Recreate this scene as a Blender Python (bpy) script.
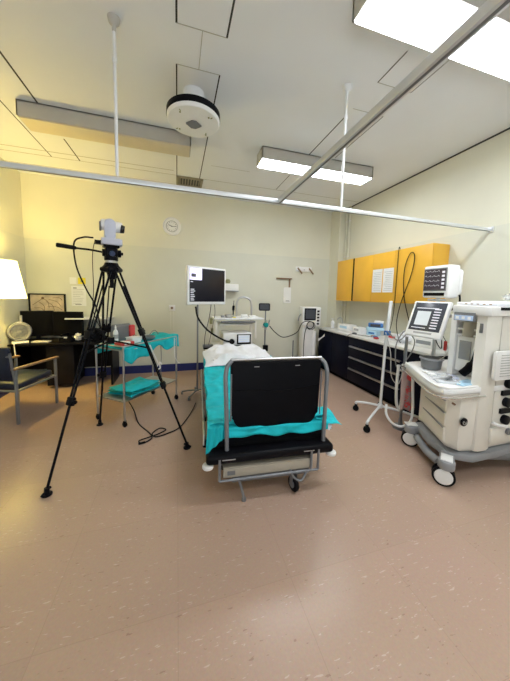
import bpy, bmesh, math, random
from mathutils import Vector, Matrix, noise
random.seed(7)
for o in list(bpy.data.objects): bpy.data.objects.remove(o)
SC = bpy.context.scene; COL = SC.collection
R = math.radians; PI = math.pi

# ------------------------------------------------------------------ camera
CAMH = 1.58
cd = bpy.data.cameras.new('camera'); cam = bpy.data.objects.new('camera', cd); COL.objects.link(cam)
yaw, pit, rol, FPX = .28913446, .0918868646, -.024492847, 262.446
fwd = Vector((math.sin(yaw)*math.cos(pit), math.cos(yaw)*math.cos(pit), -math.sin(pit)))
rt = Vector((math.cos(yaw), -math.sin(yaw), 0)); dn = fwd.cross(rt)
r2 = math.cos(rol)*rt + math.sin(rol)*dn; d2 = -math.sin(rol)*rt + math.cos(rol)*dn
m = Matrix((r2, -d2, -fwd)).transposed().to_4x4(); m.translation = (0, 0, CAMH); cam.matrix_world = m
cd.sensor_fit = 'VERTICAL'; cd.sensor_height = 24; cd.lens = FPX/681*24
cd.shift_y = -(340.5-319.5)/681; cd.clip_start = .02
SC.camera = cam

# ------------------------------------------------------------------ world, exposure
w = bpy.data.worlds.new('world'); SC.world = w; w.use_nodes = True
w.node_tree.nodes['Background'].inputs[0].default_value = (.85, .9, 1, 1)
w.node_tree.nodes['Background'].inputs[1].default_value = .1
vs = SC.view_settings
vs.view_transform = 'Standard'; vs.look = 'None'; vs.gamma = 1; vs.use_curve_mapping = False
vs.exposure = 0.64
LIT = 16.5          # strength of the lit diffusers
LAMP = 3.0          # strength of the lamp shade

# fill outside an added, unseen window behind the camera, tilted up for the ceiling
ld = bpy.data.lights.new('added_window_fill', 'AREA'); ld.shape = 'RECTANGLE'; ld.size = 2.9; ld.size_y = 1.7; ld.energy = 48; ld.color = (.86, .93, 1.0)
lo_ = bpy.data.objects.new('added_window_fill', ld); COL.objects.link(lo_); lo_.location = (-.6, -2.95, 1.35); lo_.rotation_euler = (R(90+40), 0, 0)

# ------------------------------------------------------------------ materials
MATS = {}
def mat(name, col, rough=.5, metal=0, var=.06, scale=6, bump=0, bscale=60, emit=0, alpha=1, trans=0, coat=0, spec=.5, ecol=None):
    if name in MATS: return MATS[name]
    M = bpy.data.materials.new(name); M.use_nodes = True; nt = M.node_tree; N = nt.nodes; L = nt.links
    b = N['Principled BSDF']
    b.inputs['Roughness'].default_value = rough; b.inputs['Metallic'].default_value = metal
    b.inputs['Specular IOR Level'].default_value = spec
    b.inputs['Coat Weight'].default_value = coat
    b.inputs['Alpha'].default_value = alpha; b.inputs['Transmission Weight'].default_value = trans
    tc = N.new('ShaderNodeTexCoord'); nz = N.new('ShaderNodeTexNoise'); nz.inputs['Scale'].default_value = scale
    nz.inputs['Detail'].default_value = 4
    L.new(tc.outputs['Object'], nz.inputs['Vector'])
    cr = N.new('ShaderNodeValToRGB')
    cr.color_ramp.elements[0].position = .3; cr.color_ramp.elements[1].position = .7
    cr.color_ramp.elements[0].color = (*[max(0, c*(1-var)) for c in col], 1)
    cr.color_ramp.elements[1].color = (*[min(1, c*(1+var)) for c in col], 1)
    L.new(nz.outputs['Fac'], cr.inputs['Fac']); L.new(cr.outputs['Color'], b.inputs['Base Color'])
    if bump:
        n2 = N.new('ShaderNodeTexNoise'); n2.inputs['Scale'].default_value = bscale; n2.inputs['Detail'].default_value = 3
        bp = N.new('ShaderNodeBump'); bp.inputs['Strength'].default_value = bump; bp.inputs['Distance'].default_value = .01
        L.new(tc.outputs['Object'], n2.inputs['Vector']); L.new(n2.outputs['Fac'], bp.inputs['Height']); L.new(bp.outputs['Normal'], b.inputs['Normal'])
    if emit:
        b.inputs['Emission Strength'].default_value = emit
        b.inputs['Emission Color'].default_value = (*(ecol or col), 1)
    MATS[name] = M; return M

mat('wall', (.76, .745, .62), .55, var=.03, scale=1.5, bump=.06, bscale=40)
mat('wall_lower', (.70, .70, .60), .42, var=.04, scale=1.5, bump=.05, bscale=30)
mat('ceiling', (.83, .85, .88), .8, var=.025, scale=1.2, bump=.05, bscale=80)
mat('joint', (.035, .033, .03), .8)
mat('joint_pale', (.45, .44, .40), .8)
mat('navy_skirting', (.008, .016, .13), .45)
mat('white_metal', (.78, .79, .80), .35, var=.03)
mat('white_plastic', (.86, .86, .86), .4, var=.03)
mat('ivory_plastic', (.78, .76, .70), .38, var=.03)
mat('cream_plastic', (.80, .78, .72), .4, var=.03)
mat('grey_plastic', (.30, .31, .33), .45, var=.05)
mat('mid_grey', (.17, .175, .185), .4, var=.06)
mat('black_plastic', (.005, .005, .007), .38, var=.2, spec=.10)
mat('black_matt', (.003, .003, .004), .75, var=.2, spec=.10)
mat('black_vinyl', (.0028, .003, .005), .5, var=.2, bump=.1, bscale=25, spec=.10)
mat('black_metal', (.006, .006, .009), .35, .3, var=.2, spec=.10)
mat('chrome', (.75, .75, .76), .2, 1, var=.04)
mat('steel', (.55, .55, .56), .32, 1, var=.06)
mat('grey_paint', (.22, .23, .25), .38, .4, var=.05)
mat('alu_rail', (.74, .76, .80), .32, .55, var=.04)
mat('yellow_laminate', (.86, .47, .045), .42, var=.05, scale=3)
mat('navy_laminate', (.003, .004, .014), .4, var=.15, spec=.10)
mat('worktop', (.80, .80, .78), .3, var=.03)
mat('teal_cloth', (.0, .46, .53), .8, var=.16, scale=9, bump=.5, bscale=22)
mat('dark_teal', (.0, .28, .26), .8, var=.15, scale=9, bump=.3, bscale=30)
mat('white_cloth', (.82, .83, .88), .85, var=.03, bump=.5, bscale=18)
mat('paper', (.85, .85, .83), .7, var=.02)
mat('ink', (.10, .10, .11), .7)
mat('faint_ink', (.42, .42, .42), .7)
mat('yellow_paper', (.85, .72, .04), .7)
mat('red_plastic', (.55, .03, .03), .4)
mat('red_print', (.65, .06, .06), .5)
mat('blue_plastic', (.02, .14, .42), .35)
mat('pale_blue', (.45, .68, .85), .4)
mat('wood_arm', (.27, .17, .09), .4, var=.2, scale=20)
mat('navy_seat', (.008, .015, .04), .38, var=.15, bump=.1, bscale=30)
mat('brown_wood', (.20, .11, .06), .5, var=.2, scale=25)
mat('desk', (.005, .0045, .005), .4, var=.2, spec=.10)
mat('desk_panel', (.012, .010, .010), .6, var=.2, spec=.10)
mat('screen_dark', (.006, .006, .014), .3, var=.1)
mat('screen_grey', (.05, .055, .07), .25, emit=.12)
mat('screen_mauve', (.05, .04, .05), .2, emit=.25)
mat('screen_lit', (.6, .6, .75), .3, emit=.9, ecol=(.75, .7, 1))
mat('screen_pale', (.45, .48, .50), .3, emit=.45)
mat('screen_text', (.5, .5, .55), .3, emit=.5)
mat('lit_diffuser', (.9, .9, .9), .5, emit=LIT, ecol=(.91, .96, 1.0))
mat('shade_glow', (.9, .85, .55), .7, emit=LAMP, ecol=(1.0, .84, .30))
mat('unlit_diffuser', (.66, .58, .42), .5, var=.03)
mat('lamp_body', (.50, .48, .44), .5, var=.03)
mat('clear_plastic', (.85, .88, .9), .12, alpha=.35)
mat('hose', (.62, .62, .60), .4)
mat('deep_blue', (.006, .02, .09), .35)
mat('fan_grey', (.24, .25, .28), .4)
mat('cable', (.012, .012, .013), .5, spec=.10)
mat('grey_cable', (.25, .25, .25), .5)
mat('skin_tone_bag', (.62, .45, .43), .35, alpha=.55)
mat('lavender', (.58, .60, .72), .4, var=.03)
mat('dark_glass', (.01, .01, .012), .08)
mat('grille', (.06, .055, .045), .6)
mat('vent_slat', (.30, .26, .18), .5)
mat('beige_panel', (.42, .38, .31), .4, var=.05)
mat('sepia', (.62, .50, .36), .6, var=.25, scale=9)
mat('sepia_dark', (.16, .08, .04), .6)
mat('lcd_blue', (.35, .45, .62), .3, emit=.3)
mat('olive', (.30, .30, .14), .5)
mat('green_plastic', (.05, .25, .2), .4)

def floor_mat():
    M = bpy.data.materials.new('vinyl_floor'); M.use_nodes = True; nt = M.node_tree; N = nt.nodes; L = nt.links
    b = N['Principled BSDF']; tc = N.new('ShaderNodeTexCoord')
    n1 = N.new('ShaderNodeTexNoise'); n1.inputs['Scale'].default_value = .7; n1.inputs['Detail'].default_value = 3
    L.new(tc.outputs['Object'], n1.inputs['Vector'])
    cr = N.new('ShaderNodeValToRGB'); cr.color_ramp.elements[0].position = .3; cr.color_ramp.elements[1].position = .7
    cr.color_ramp.elements[0].color = (.46, .325, .24, 1); cr.color_ramp.elements[1].color = (.48, .325, .26, 1)
    L.new(n1.outputs['Fac'], cr.inputs['Fac'])
    # fine speckle
    n2 = N.new('ShaderNodeTexNoise'); n2.inputs['Scale'].default_value = 90; n2.inputs['Detail'].default_value = 2
    L.new(tc.outputs['Object'], n2.inputs['Vector'])
    m1 = N.new('ShaderNodeMix'); m1.data_type = 'RGBA'; m1.blend_type = 'OVERLAY'; m1.inputs[0].default_value = .12
    L.new(cr.outputs['Color'], m1.inputs[6]); L.new(n2.outputs['Color'], m1.inputs[7])
    # pale chips and scuffs, stretched along one way
    def chips(rz, sc, sy, thr, msc, mthr, off):
        mp = N.new('ShaderNodeMapping'); mp.inputs['Rotation'].default_value = (0, 0, rz); mp.inputs['Scale'].default_value = (1, sy, 1); mp.inputs['Location'].default_value = (off, off, 0)
        L.new(tc.outputs['Object'], mp.inputs['Vector'])
        a = N.new('ShaderNodeTexNoise'); a.inputs['Scale'].default_value = sc; a.inputs['Detail'].default_value = 2; L.new(mp.outputs['Vector'], a.inputs['Vector'])
        g = N.new('ShaderNodeTexNoise'); g.inputs['Scale'].default_value = msc; g.inputs['Detail'].default_value = 1; L.new(mp.outputs['Vector'], g.inputs['Vector'])
        l1 = N.new('ShaderNodeMath'); l1.operation = 'GREATER_THAN'; l1.inputs[1].default_value = thr; L.new(a.outputs['Fac'], l1.inputs[0])
        l2 = N.new('ShaderNodeMath'); l2.operation = 'GREATER_THAN'; l2.inputs[1].default_value = mthr; L.new(g.outputs['Fac'], l2.inputs[0])
        mu = N.new('ShaderNodeMath'); mu.operation = 'MULTIPLY'; L.new(l1.outputs[0], mu.inputs[0]); L.new(l2.outputs[0], mu.inputs[1])
        return mu
    c1 = chips(-.45, 17, 5.0, .665, 1.6, .52, 0); c2 = chips(-.15, 23, 3.6, .685, 2, .5, 5); c3 = chips(-.6, 21, 3.2, .68, 2.5, .52, 9)
    ad = N.new('ShaderNodeMath'); ad.operation = 'MAXIMUM'; L.new(c1.outputs[0], ad.inputs[0]); L.new(c2.outputs[0], ad.inputs[1])
    f1 = N.new('ShaderNodeMath'); f1.operation = 'MULTIPLY'; f1.inputs[1].default_value = .5; L.new(ad.outputs[0], f1.inputs[0])
    m2 = N.new('ShaderNodeMix'); m2.data_type = 'RGBA'; L.new(f1.outputs[0], m2.inputs[0]); L.new(m1.outputs[2], m2.inputs[6]); m2.inputs[7].default_value = (.66, .53, .45, 1)
    f2 = N.new('ShaderNodeMath'); f2.operation = 'MULTIPLY'; f2.inputs[1].default_value = .45; L.new(c3.outputs[0], f2.inputs[0])
    m3 = N.new('ShaderNodeMix'); m3.data_type = 'RGBA'; L.new(f2.outputs[0], m3.inputs[0]); L.new(m2.outputs[2], m3.inputs[6]); m3.inputs[7].default_value = (.24, .13, .10, 1)
    # tile seams
    br = N.new('ShaderNodeTexBrick'); br.offset = 0; br.inputs['Scale'].default_value = 1; br.inputs['Brick Width'].default_value = .61; br.inputs['Row Height'].default_value = .61
    br.inputs['Mortar Size'].default_value = .0015; br.inputs['Mortar Smooth'].default_value = 0
    br.inputs['Color1'].default_value = (1, 1, 1, 1); br.inputs['Color2'].default_value = (.94, .95, .96, 1); br.inputs['Mortar'].default_value = (.86, .86, .86, 1)
    L.new(tc.outputs['Object'], br.inputs['Vector'])
    m4 = N.new('ShaderNodeMix'); m4.data_type = 'RGBA'; m4.blend_type = 'MULTIPLY'; m4.inputs[0].default_value = 1
    L.new(m3.outputs[2], m4.inputs[6]); L.new(br.outputs['Color'], m4.inputs[7]); L.new(m4.outputs[2], b.inputs['Base Color'])
    # waviness and varying gloss
    n3 = N.new('ShaderNodeTexNoise'); n3.inputs['Scale'].default_value = 14; n3.inputs['Detail'].default_value = 5; L.new(tc.outputs['Object'], n3.inputs['Vector'])
    bp = N.new('ShaderNodeBump'); bp.inputs['Strength'].default_value = .10; bp.inputs['Distance'].default_value = .006; L.new(n3.outputs['Fac'], bp.inputs['Height']); L.new(bp.outputs['Normal'], b.inputs['Normal'])
    b.inputs['Roughness'].default_value = .27
    b.inputs['Specular IOR Level'].default_value = .42
    MATS['floor'] = M
floor_mat()

# ------------------------------------------------------------------ builders
class MB:
    def __init__(s): s.bm = bmesh.new(); s.T = Matrix.Identity(4)
    def _xf(s, vs, M):
        M = s.T @ M
        for v in vs: v.co = M @ v.co
    def box(s, c, d, rot=(0, 0, 0), bev=0, seg=2):
        r = bmesh.ops.create_cube(s.bm, size=1); vs_ = r['verts']
        for v in vs_: v.co = Vector((v.co.x*d[0], v.co.y*d[1], v.co.z*d[2]))
        if bev:
            es = list({e for v in vs_ for e in v.link_edges})
            q = bmesh.ops.bevel(s.bm, geom=es+vs_, offset=min(bev, min(d)*.49), segments=seg, affect='EDGES', profile=.5)
            vs_ = list({v for f in q['faces'] for v in f.verts} | {v for v in vs_ if v.is_valid})
        from mathutils import Euler
        s._xf(vs_, Matrix.Translation(c) @ Euler(rot).to_matrix().to_4x4()); return s
    def b2(s, a, b, bev=0, seg=2):     # box from two corners
        return s.box([(a[i]+b[i])/2 for i in range(3)], [abs(a[i]-b[i]) for i in range(3)], bev=bev, seg=seg)
    def cyl(s, a, b, r, r2=None, seg=20, bev=0):
        a, b = Vector(a), Vector(b); L = (b-a).length
        q = bmesh.ops.create_cone(s.bm, cap_ends=True, segments=seg, radius1=r, radius2=r if r2 is None else r2, depth=L); vs_ = q['verts']
        if bev:
            es = [e for v in vs_ for e in v.link_edges if abs(e.verts[0].co.z-e.verts[1].co.z) < 1e-6]
            q = bmesh.ops.bevel(s.bm, geom=list(set(es)), offset=bev, segments=2, affect='EDGES', profile=.5)
            vs_ = list({v for f in q['faces'] for v in f.verts} | {v for v in vs_ if v.is_valid})
        s._xf(vs_, Matrix.Translation((a+b)/2) @ (b-a).to_track_quat('Z', 'Y').to_matrix().to_4x4()); return s
    def sph(s, c, r, sc=(1, 1, 1), seg=16):
        q = bmesh.ops.create_uvsphere(s.bm, u_segments=seg, v_segments=max(6, seg//2), radius=r)
        s._xf(q['verts'], Matrix.Translation(c) @ Matrix.Diagonal((*sc, 1))); return s
    def tor(s, c, R_, r, axis=(0, 0, 1), seg=28, rs=8, a0=0, a1=2*PI):
        z = Vector(axis).normalized(); x = z.orthogonal().normalized(); y = z.cross(x); n = seg
        return s.tube([Vector(c)+x*R_*math.cos(a0+(a1-a0)*i/n)+y*R_*math.sin(a0+(a1-a0)*i/n) for i in range(n+1)], r, rs)
    def tube(s, pts, r, seg=10):
        P = [Vector(p) for p in pts]; rings = []
        up = None
        for i, p in enumerate(P):
            t = (P[min(i+1, len(P)-1)]-P[max(i-1, 0)]).normalized()
            if up is None: up = t.orthogonal().normalized()
            up = (up - t*up.dot(t)); up = up.normalized() if up.length > 1e-6 else t.orthogonal().normalized()
            v = t.cross(up); rr = r[i] if isinstance(r, (list, tuple)) else r
            rings.append([s.bm.verts.new(s.T @ (p+up*rr*math.cos(2*PI*k/seg)+v*rr*math.sin(2*PI*k/seg))) for k in range(seg)])
        for a, b in zip(rings, rings[1:]):
            for k in range(seg): s.bm.faces.new((a[k], a[(k+1) % seg], b[(k+1) % seg], b[k]))
        s.bm.faces.new(rings[0][::-1]); s.bm.faces.new(rings[-1]); return s
    def lathe(s, prof, c=(0, 0, 0), axis=(0, 0, 1), seg=32, cap=True):
        Q = Matrix.Translation(c) @ Vector(axis).to_track_quat('Z', 'Y').to_matrix().to_4x4()
        rings = [[s.bm.verts.new(s.T @ Q @ Vector((max(r, 1e-4)*math.cos(2*PI*k/seg), max(r, 1e-4)*math.sin(2*PI*k/seg), z))) for k in range(seg)] for r, z in prof]
        for a, b in zip(rings, rings[1:]):
            for k in range(seg): s.bm.faces.new((a[k], a[(k+1) % seg], b[(k+1) % seg], b[k]))
        if cap: s.bm.faces.new(rings[0][::-1]); s.bm.faces.new(rings[-1])
        return s
    def prism(s, poly, z0, z1, M=None, bev=0):   # poly in XY, extruded along Z, then M
        M = M or Matrix.Identity(4)
        a = [s.bm.verts.new(Vector((x, y, z0))) for x, y in poly]; b = [s.bm.verts.new(Vector((x, y, z1))) for x, y in poly]
        n = len(poly); f0 = s.bm.faces.new(a[::-1]); f1 = s.bm.faces.new(b)
        for k in range(n): s.bm.faces.new((a[k], a[(k+1) % n], b[(k+1) % n], b[k]))
        vs_ = a+b
        if bev:
            q = bmesh.ops.bevel(s.bm, geom=list(set(list(f0.edges)+list(f1.edges))), offset=bev, segments=2, affect='EDGES', profile=.5)
            vs_ = list({v for f in q['faces'] for v in f.verts} | {v for v in vs_ if v.is_valid})
            vs_ = list(set(vs_))
        s._xf(vs_, M); return s
    def build(s, name, mt, parent=None, world=False, solid=0, sub=0):
        bmesh.ops.remove_doubles(s.bm, verts=s.bm.verts, dist=1e-6)
        bmesh.ops.recalc_face_normals(s.bm, faces=s.bm.faces)
        if world and parent is not None:
            inv = full_matrix(parent).inverted()
            for v in s.bm.verts: v.co = inv @ v.co
        me = bpy.data.meshes.new(name); s.bm.to_mesh(me); s.bm.free()
        for p in me.polygons: p.use_smooth = True
        me.set_sharp_from_angle(angle=R(38))
        me.materials.append(MATS[mt]); o = bpy.data.objects.new(name, me); COL.objects.link(o)
        if parent is not None: o.parent = parent
        if solid: md = o.modifiers.new('solid', 'SOLIDIFY'); md.thickness = solid; md.offset = 0
        if sub: md = o.modifiers.new('sub', 'SUBSURF'); md.levels = sub; md.render_levels = sub
        return o
def full_matrix(o):
    M = Matrix.LocRotScale(o.location, o.rotation_euler, o.scale)
    return full_matrix(o.parent) @ M if o.parent else M
def sheet(fn, nu, nv):
    b = MB(); g = [[b.bm.verts.new(Vector(fn(i/nu, j/nv))) for j in range(nv+1)] for i in range(nu+1)]
    for i in range(nu):
        for j in range(nv): b.bm.faces.new((g[i][j], g[i+1][j], g[i+1][j+1], g[i][j+1]))
    return b
def blank(b):                                  # drop the merge step for open sheets
    return b
def thing(name, label, cat, loc=(0, 0, 0), rz=0, group=None):
    o = bpy.data.objects.new(name, None); COL.objects.link(o); o.empty_display_size = .1
    o.location = loc; o.rotation_euler = (0, 0, rz); o['label'] = label; o['category'] = cat
    if group: o['group'] = group
    return o
def tag(o, label, cat, group=None, kind=None):
    o['label'] = label; o['category'] = cat
    if group: o['group'] = group
    if kind: o['kind'] = kind
    return o
def struct(name, b, mt):
    o = b.build(name, mt); o['kind'] = 'structure'; return o
def rrect(w_, h_, r, n=5):
    P = []
    for cx, cy, a in ((w_/2-r, h_/2-r, 0), (-w_/2+r, h_/2-r, 90), (-w_/2+r, -h_/2+r, 180), (w_/2-r, -h_/2+r, 270)):
        for k in range(n+1): t = R(a+90*k/n); P.append((cx+r*math.cos(t), cy+r*math.sin(t)))
    return P
def bez(pts, n=14):                            # smooth curve through the points (Catmull-Rom)
    P = [Vector(p) for p in pts]; P = [2*P[0]-P[1]]+P+[2*P[-1]-P[-2]]; out = []
    for i in range(1, len(P)-2):
        for k in range(n):
            t = k/n; a, b, c, d = P[i-1], P[i], P[i+1], P[i+2]
            out.append(.5*((2*b)+(c-a)*t+(2*a-5*b+4*c-d)*t*t+(3*b-a-3*c+d)*t**3))
    out.append(P[-2]); return out
FACEY = Matrix.Rotation(R(90), 4, 'X')         # XY polygon -> XZ plane, extrusion towards -Y

# ================================================================== ROOM
XL, XR, YB, YF, ZC = -2.5, 3.584, 5.50, -2.6, 3.52
BAND = 2.455
struct('floor', MB().b2((XL-.1, YF-.1, -.1), (XR+.1, YB+.1, 0)), 'floor')
struct('ceiling', MB().b2((XL-.1, YF-.1, ZC), (XR+.1, YB+.1, ZC+.1)), 'ceiling')
struct('wall_back', MB().b2((XL-.1, YB, 0), (XR+.1, YB+.1, ZC)), 'wall')
struct('wall_left', MB().b2((XL-.1, YF, 0), (XL, YB, ZC)), 'wall')
struct('wall_right', MB().b2((XR, YF, 0), (XR+.1, YB, ZC)), 'wall')
b = MB(); wx0, wx1, wz0, wz1 = -2.0, .9, .6, 2.3
b.b2((XL-.1, YF-.1, 0), (wx0, YF, ZC)); b.b2((wx1, YF-.1, 0), (XR+.1, YF, ZC)); b.b2((wx0, YF-.1, 0), (wx1, YF, wz0)); b.b2((wx0, YF-.1, wz1), (wx1, YF, ZC)); struct('wall_front', b, 'wall')
b = MB()
for x in (wx0, (wx0+wx1)/2, wx1): b.b2((x-.03, YF-.07, wz0), (x+.03, YF-.03, wz1))
for z in (wz0, wz1): b.b2((wx0, YF-.07, z-.03), (wx1, YF-.03, z+.03))
struct('added_window_1', b, 'white_plastic')  # unseen window frame, added along with the fill light outside it
b = MB(); b.b2((XL+.012, YB-.012, 0), (3.42, YB, BAND)); b.b2((XL, YF, 0), (XL+.012, YB, BAND)); b.b2((XR-.012, YF, 0), (XR, 4.86, BAND))
struct('trim_1', b, 'wall_lower')                                      # lower wall lining with its ledge
struct('trim_2', MB().b2((3.42, 5.16, 0), (XR, YB, ZC)), 'wall')       # boxed-in corner
b = MB(); b.b2((XL+.012, YB-.03, 0), (3.42, YB-.012, .15)); struct('baseboard_back', b, 'navy_skirting')
b = MB(); b.b2((XL+.012, YF, 0), (XL+.03, YB-.03, .15)); struct('baseboard_left', b, 'navy_skirting')
# dark line where the ceiling meets the right wall
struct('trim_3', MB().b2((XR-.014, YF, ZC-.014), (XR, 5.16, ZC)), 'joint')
# ceiling joints
b = MB(); J = .008
def jx(x, y0, y1, t=J): b.b2((x-t/2, y0, ZC-.002), (x+t/2, y1, ZC))
def jy(y, x0, x1, t=J): b.b2((x0, y-t/2, ZC-.002), (x1, y+t/2, ZC))
for x in (0, .367): jx(x, 1.1, 2.165, .014); jx(x, 2.52, 4.72, .012)
for x in (-1.39,): jx(x, 1.9, 3.46, .016); jx(x, 4.13, 4.72, .014)
jx(-1.75, 1.9, 4.72, .01)
for x in (1.74,): jx(x, 1.83, 2.15); jx(x, 2.64, 3.46, .012); jx(x, 4.1, 4.7)
for x in (2.12,): jx(x, 1.83, 2.15, .005); jx(x, 2.5, 3.4, .006)
struct('trim_4', b, 'joint')
b = MB()
for y in (2.165, 2.52): jy(y, 0, .367, .006)
jx(.185, 2.165, 2.52, .006); jy(4.56, XL, -.05, .012); jy(4.72, XL, XR, .01)
jy(2.5, 1.74, 2.12, .006); jy(2.15, 1.74, 2.12, .005); jx(1.93, 2.15, 2.5, .005); jx(2.12, .2, 1.83, .005); jy(4.2, .5, 1.1, .006); jy(5.1, XL, XR, .008)
struct('trim_5', b, 'joint_pale')
# two pipes in the right back corner
for i, (x, y) in enumerate(((3.55, 5.10), (3.55, 4.99))):
    t = thing('service_pipe', ['painted vertical pipe tight in the right back corner', 'painted vertical pipe just right of the corner pipe'][i], 'pipe', (x, y, 0))
    MB().cyl((0, 0, .93), (0, 0, ZC), .02, seg=16).build('pipe_run', 'wall', t)
    for z in (1.4, 2.45, 3.2): MB().cyl((0, 0, z), (0, 0, z+.03), .027, seg=16).build('pipe_clip', 'cream_plastic', t)

# ------------------------------------------------------------------ ceiling lights
def fixture(label, x0, x1, y0, y1, lit):
    zb = 3.355; t = thing('ceiling_light', label, 'ceiling light', ((x0+x1)/2, (y0+y1)/2, zb)); hx, hy = (x1-x0)/2, (y1-y0)/2
    h = ZC-zb
    b = MB()
    b.b2((-hx, -hy, .012), (hx, -hy+.012, h)); b.b2((-hx, hy-.012, .012), (hx, hy, h)); b.b2((-hx, -hy, .012), (-hx+.012, hy, h)); b.b2((hx-.012, -hy, .012), (hx, hy, h))
    b.b2((-hx, -hy, h-.012), (hx, hy, h-.001)); b.build('housing', 'lamp_body', t)
    b = MB()
    if lit:
        b.b2((-hx+.012, -hy+.012, .0), (hx-.012, hy-.012, .02), bev=.006)
    else: b.b2((-hx+.012, -hy+.012, .0), (hx-.012, hy-.012, .02), bev=.004)
    b.build('diffuser', 'lit_diffuser' if lit else 'unlit_diffuser', t)
    return t
fixture('unlit beige strip light box on the left of the ceiling', -1.58, .165, 3.464, 3.74, False)
fixture('lit strip light box on the ceiling nearest the yellow cupboards', 1.07, 2.80, 3.44, 3.70, True)
fixture('large brightly lit strip light nearest the camera at the upper right', 1.10, 2.86, 1.33, 1.64, True)
fixture('added unseen strip light behind the camera for more room light', 1.10, 2.86, -.9, -.6, True)  # out of view, added to brighten the room

# ------------------------------------------------------------------ curtain rails
t = thing('curtain_rail', 'white curtain rail running across the whole room below the ceiling', 'curtain rail', (0, 2.28, 2.42))
b = MB(); b.b2((XL, -.016, -.018), (XR-.02, .016, .018), bev=.004); b.build('rail', 'alu_rail', t)
MB().b2((XL, -.006, -.0195), (XR-.02, .006, -.017)).build('rail_slot', 'mid_grey', t)
MB().b2((XR-.03, -.03, -.035), (XR-.002, .03, .035), bev=.005).build('wall_bracket', 'alu_rail', t)
t = thing('curtain_rail', 'grey curtain rail running towards the camera from the long cross rail', 'curtain rail', (.872, 0, 2.42))
b = MB(); b.b2((-.019, -2.58, -.02), (.019, 2.255, .02), bev=.004); b.build('rail', 'alu_rail', t)
MB().b2((-.006, -2.58, -.0215), (.006, 2.255, -.0195)).build('rail_slot', 'mid_grey', t)
for (x, lab) in ((-.428, 'white ceiling rod left of the round fixture holding the long curtain rail'), (1.508, 'white ceiling rod in front of the far lit light holding the curtain rail')):
    t = thing('hanger_rod', lab, 'rod', (x, 2.27, 2.44))
    MB().cyl((0, 0, 0), (0, 0, ZC-2.442), .0115, seg=14).build('rod', 'white_metal', t)
    MB().lathe([(.012, -.09), (.014, -.05), (.035, -.03), (.042, 0)], (0, 0, ZC-2.442)).build('ceiling_rose', 'lamp_body' if x < 0 else 'white_metal', t)
    MB().cyl((0, 0, .78), (0, 0, .82), .017, seg=12).build('collar', 'white_metal', t)

# ------------------------------------------------------------------ round ceiling fixture
t = thing('round_ceiling_fixture', 'round ceiling fixture with black rim and white face', 'ceiling fixture', (.16, 2.81, 3.24))
MB().lathe([(.12, .106), (.235, .105), (.255, .095), (.257, .045), (.25, .035), (.2, .03)], seg=48).build('rim', 'black_plastic', t)
MB().lathe([(.10, .28), (.10, .10)], seg=32).build('neck', 'ceiling', t)
MB().lathe([(.253, .04), (.25, .02), (.24, .008), (.1, 0), (.05, -.001)], seg=48).build('face_plate', 'white_plastic', t)
MB().prism([(.075, 0), (.02, .055), (-.02, .055), (-.075, 0), (-.02, -.055), (.02, -.055)], -.014, 0).build('centre_badge', 'mid_grey', t)
b = MB()
for a in (45, 135, 225, 315): b.cyl((.185*math.cos(R(a)), .185*math.sin(R(a)), -.001), (.185*math.cos(R(a)), .185*math.sin(R(a)), .01), .008, seg=10)
for a in (45, 135, 225, 315): b.box((.205*math.cos(R(a+5)), .205*math.sin(R(a+5)), .003), (.02, .006, .006), rot=(0, 0, R(a)))
b.build('screw', 'olive', t)

# ceiling vent
t = thing('ceiling_vent', 'small square brown slatted vent in the ceiling by the back wall', 'vent', (.21, 4.90, ZC))
b = MB()
for s in (-1, 1): b.box((s*.2, 0, -.012), (.04, .36, .022)); b.box((0, s*.16, -.012), (.4, .04, .022))
b.build('vent_frame', 'vent_slat', t)
MB().box((0, 0, -.003), (.37, .29, .004)).build('vent_back', 'grille', t)
b = MB()
for k in range(8): b.box((-.16+k*.0457, 0, -.012), (.012, .28, .016), rot=(0, .4, 0))
b.build('vent_slats', 'vent_slat', t)

# ================================================================== RIGHT SIDE: cupboards, worktop, base units
def wall_cab(label, ydoors, z0=1.515, z1=2.335, first_x=3.28):
    ya, yb = min(min(d) for d in ydoors), max(max(d) for d in ydoors)
    t = thing('wall_cabinet', label, 'cabinet', (3.43, (ya+yb)/2, z0), 0)
    MB().b2((3.30, ya, z0), (XR-.013, yb, z1), bev=.002).build('body', 'yellow_laminate', t, True)
    for d in ydoors:
        MB().b2((3.281, d[0]+.003, z0-.002), (3.299, d[1]-.003, z1), bev=.003).build('door', 'yellow_laminate', t, True)
    return t
wall_cab('single-door yellow wall cabinet nearest the corner', [(4.436, 4.95)])
MB_ = MB().b2((3.284, 4.396, 1.52), (XR-.02, 4.434, 2.338)); tag(MB_.build('gap_shade_strip', 'black_matt'), 'narrow black strip painting the dark gap between the yellow wall cabinets', 'gap shade')  # black strip stands in for the shade inside the cabinet gap
wall_cab('long yellow wall cabinet with papers taped to a door', [(3.89, 4.394), (3.40, 3.89), (2.76, 3.40)])
for i, (y0, y1) in enumerate(((3.645, 3.87), (3.405, 3.625))):
    t = thing('notice_sheet', ['left printed sheet taped on the yellow cabinet door', 'right printed sheet taped across yellow doors'][i], 'paper', (3.279, (y0+y1)/2, 1.87))
    MB().b2((-.0012, -(y1-y0)/2, -.19), (0, (y1-y0)/2, .2)).build('sheet', 'paper', t)
    k = MB()
    for q in range(11): k.b2((-.0018, -(y1-y0)/2*.8, -.16+q*.03), (-.0012, (y1-y0)/2*(.8-.4*random.random()), -.155+q*.03))
    k.build('text_lines', 'faint_ink', t)

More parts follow.
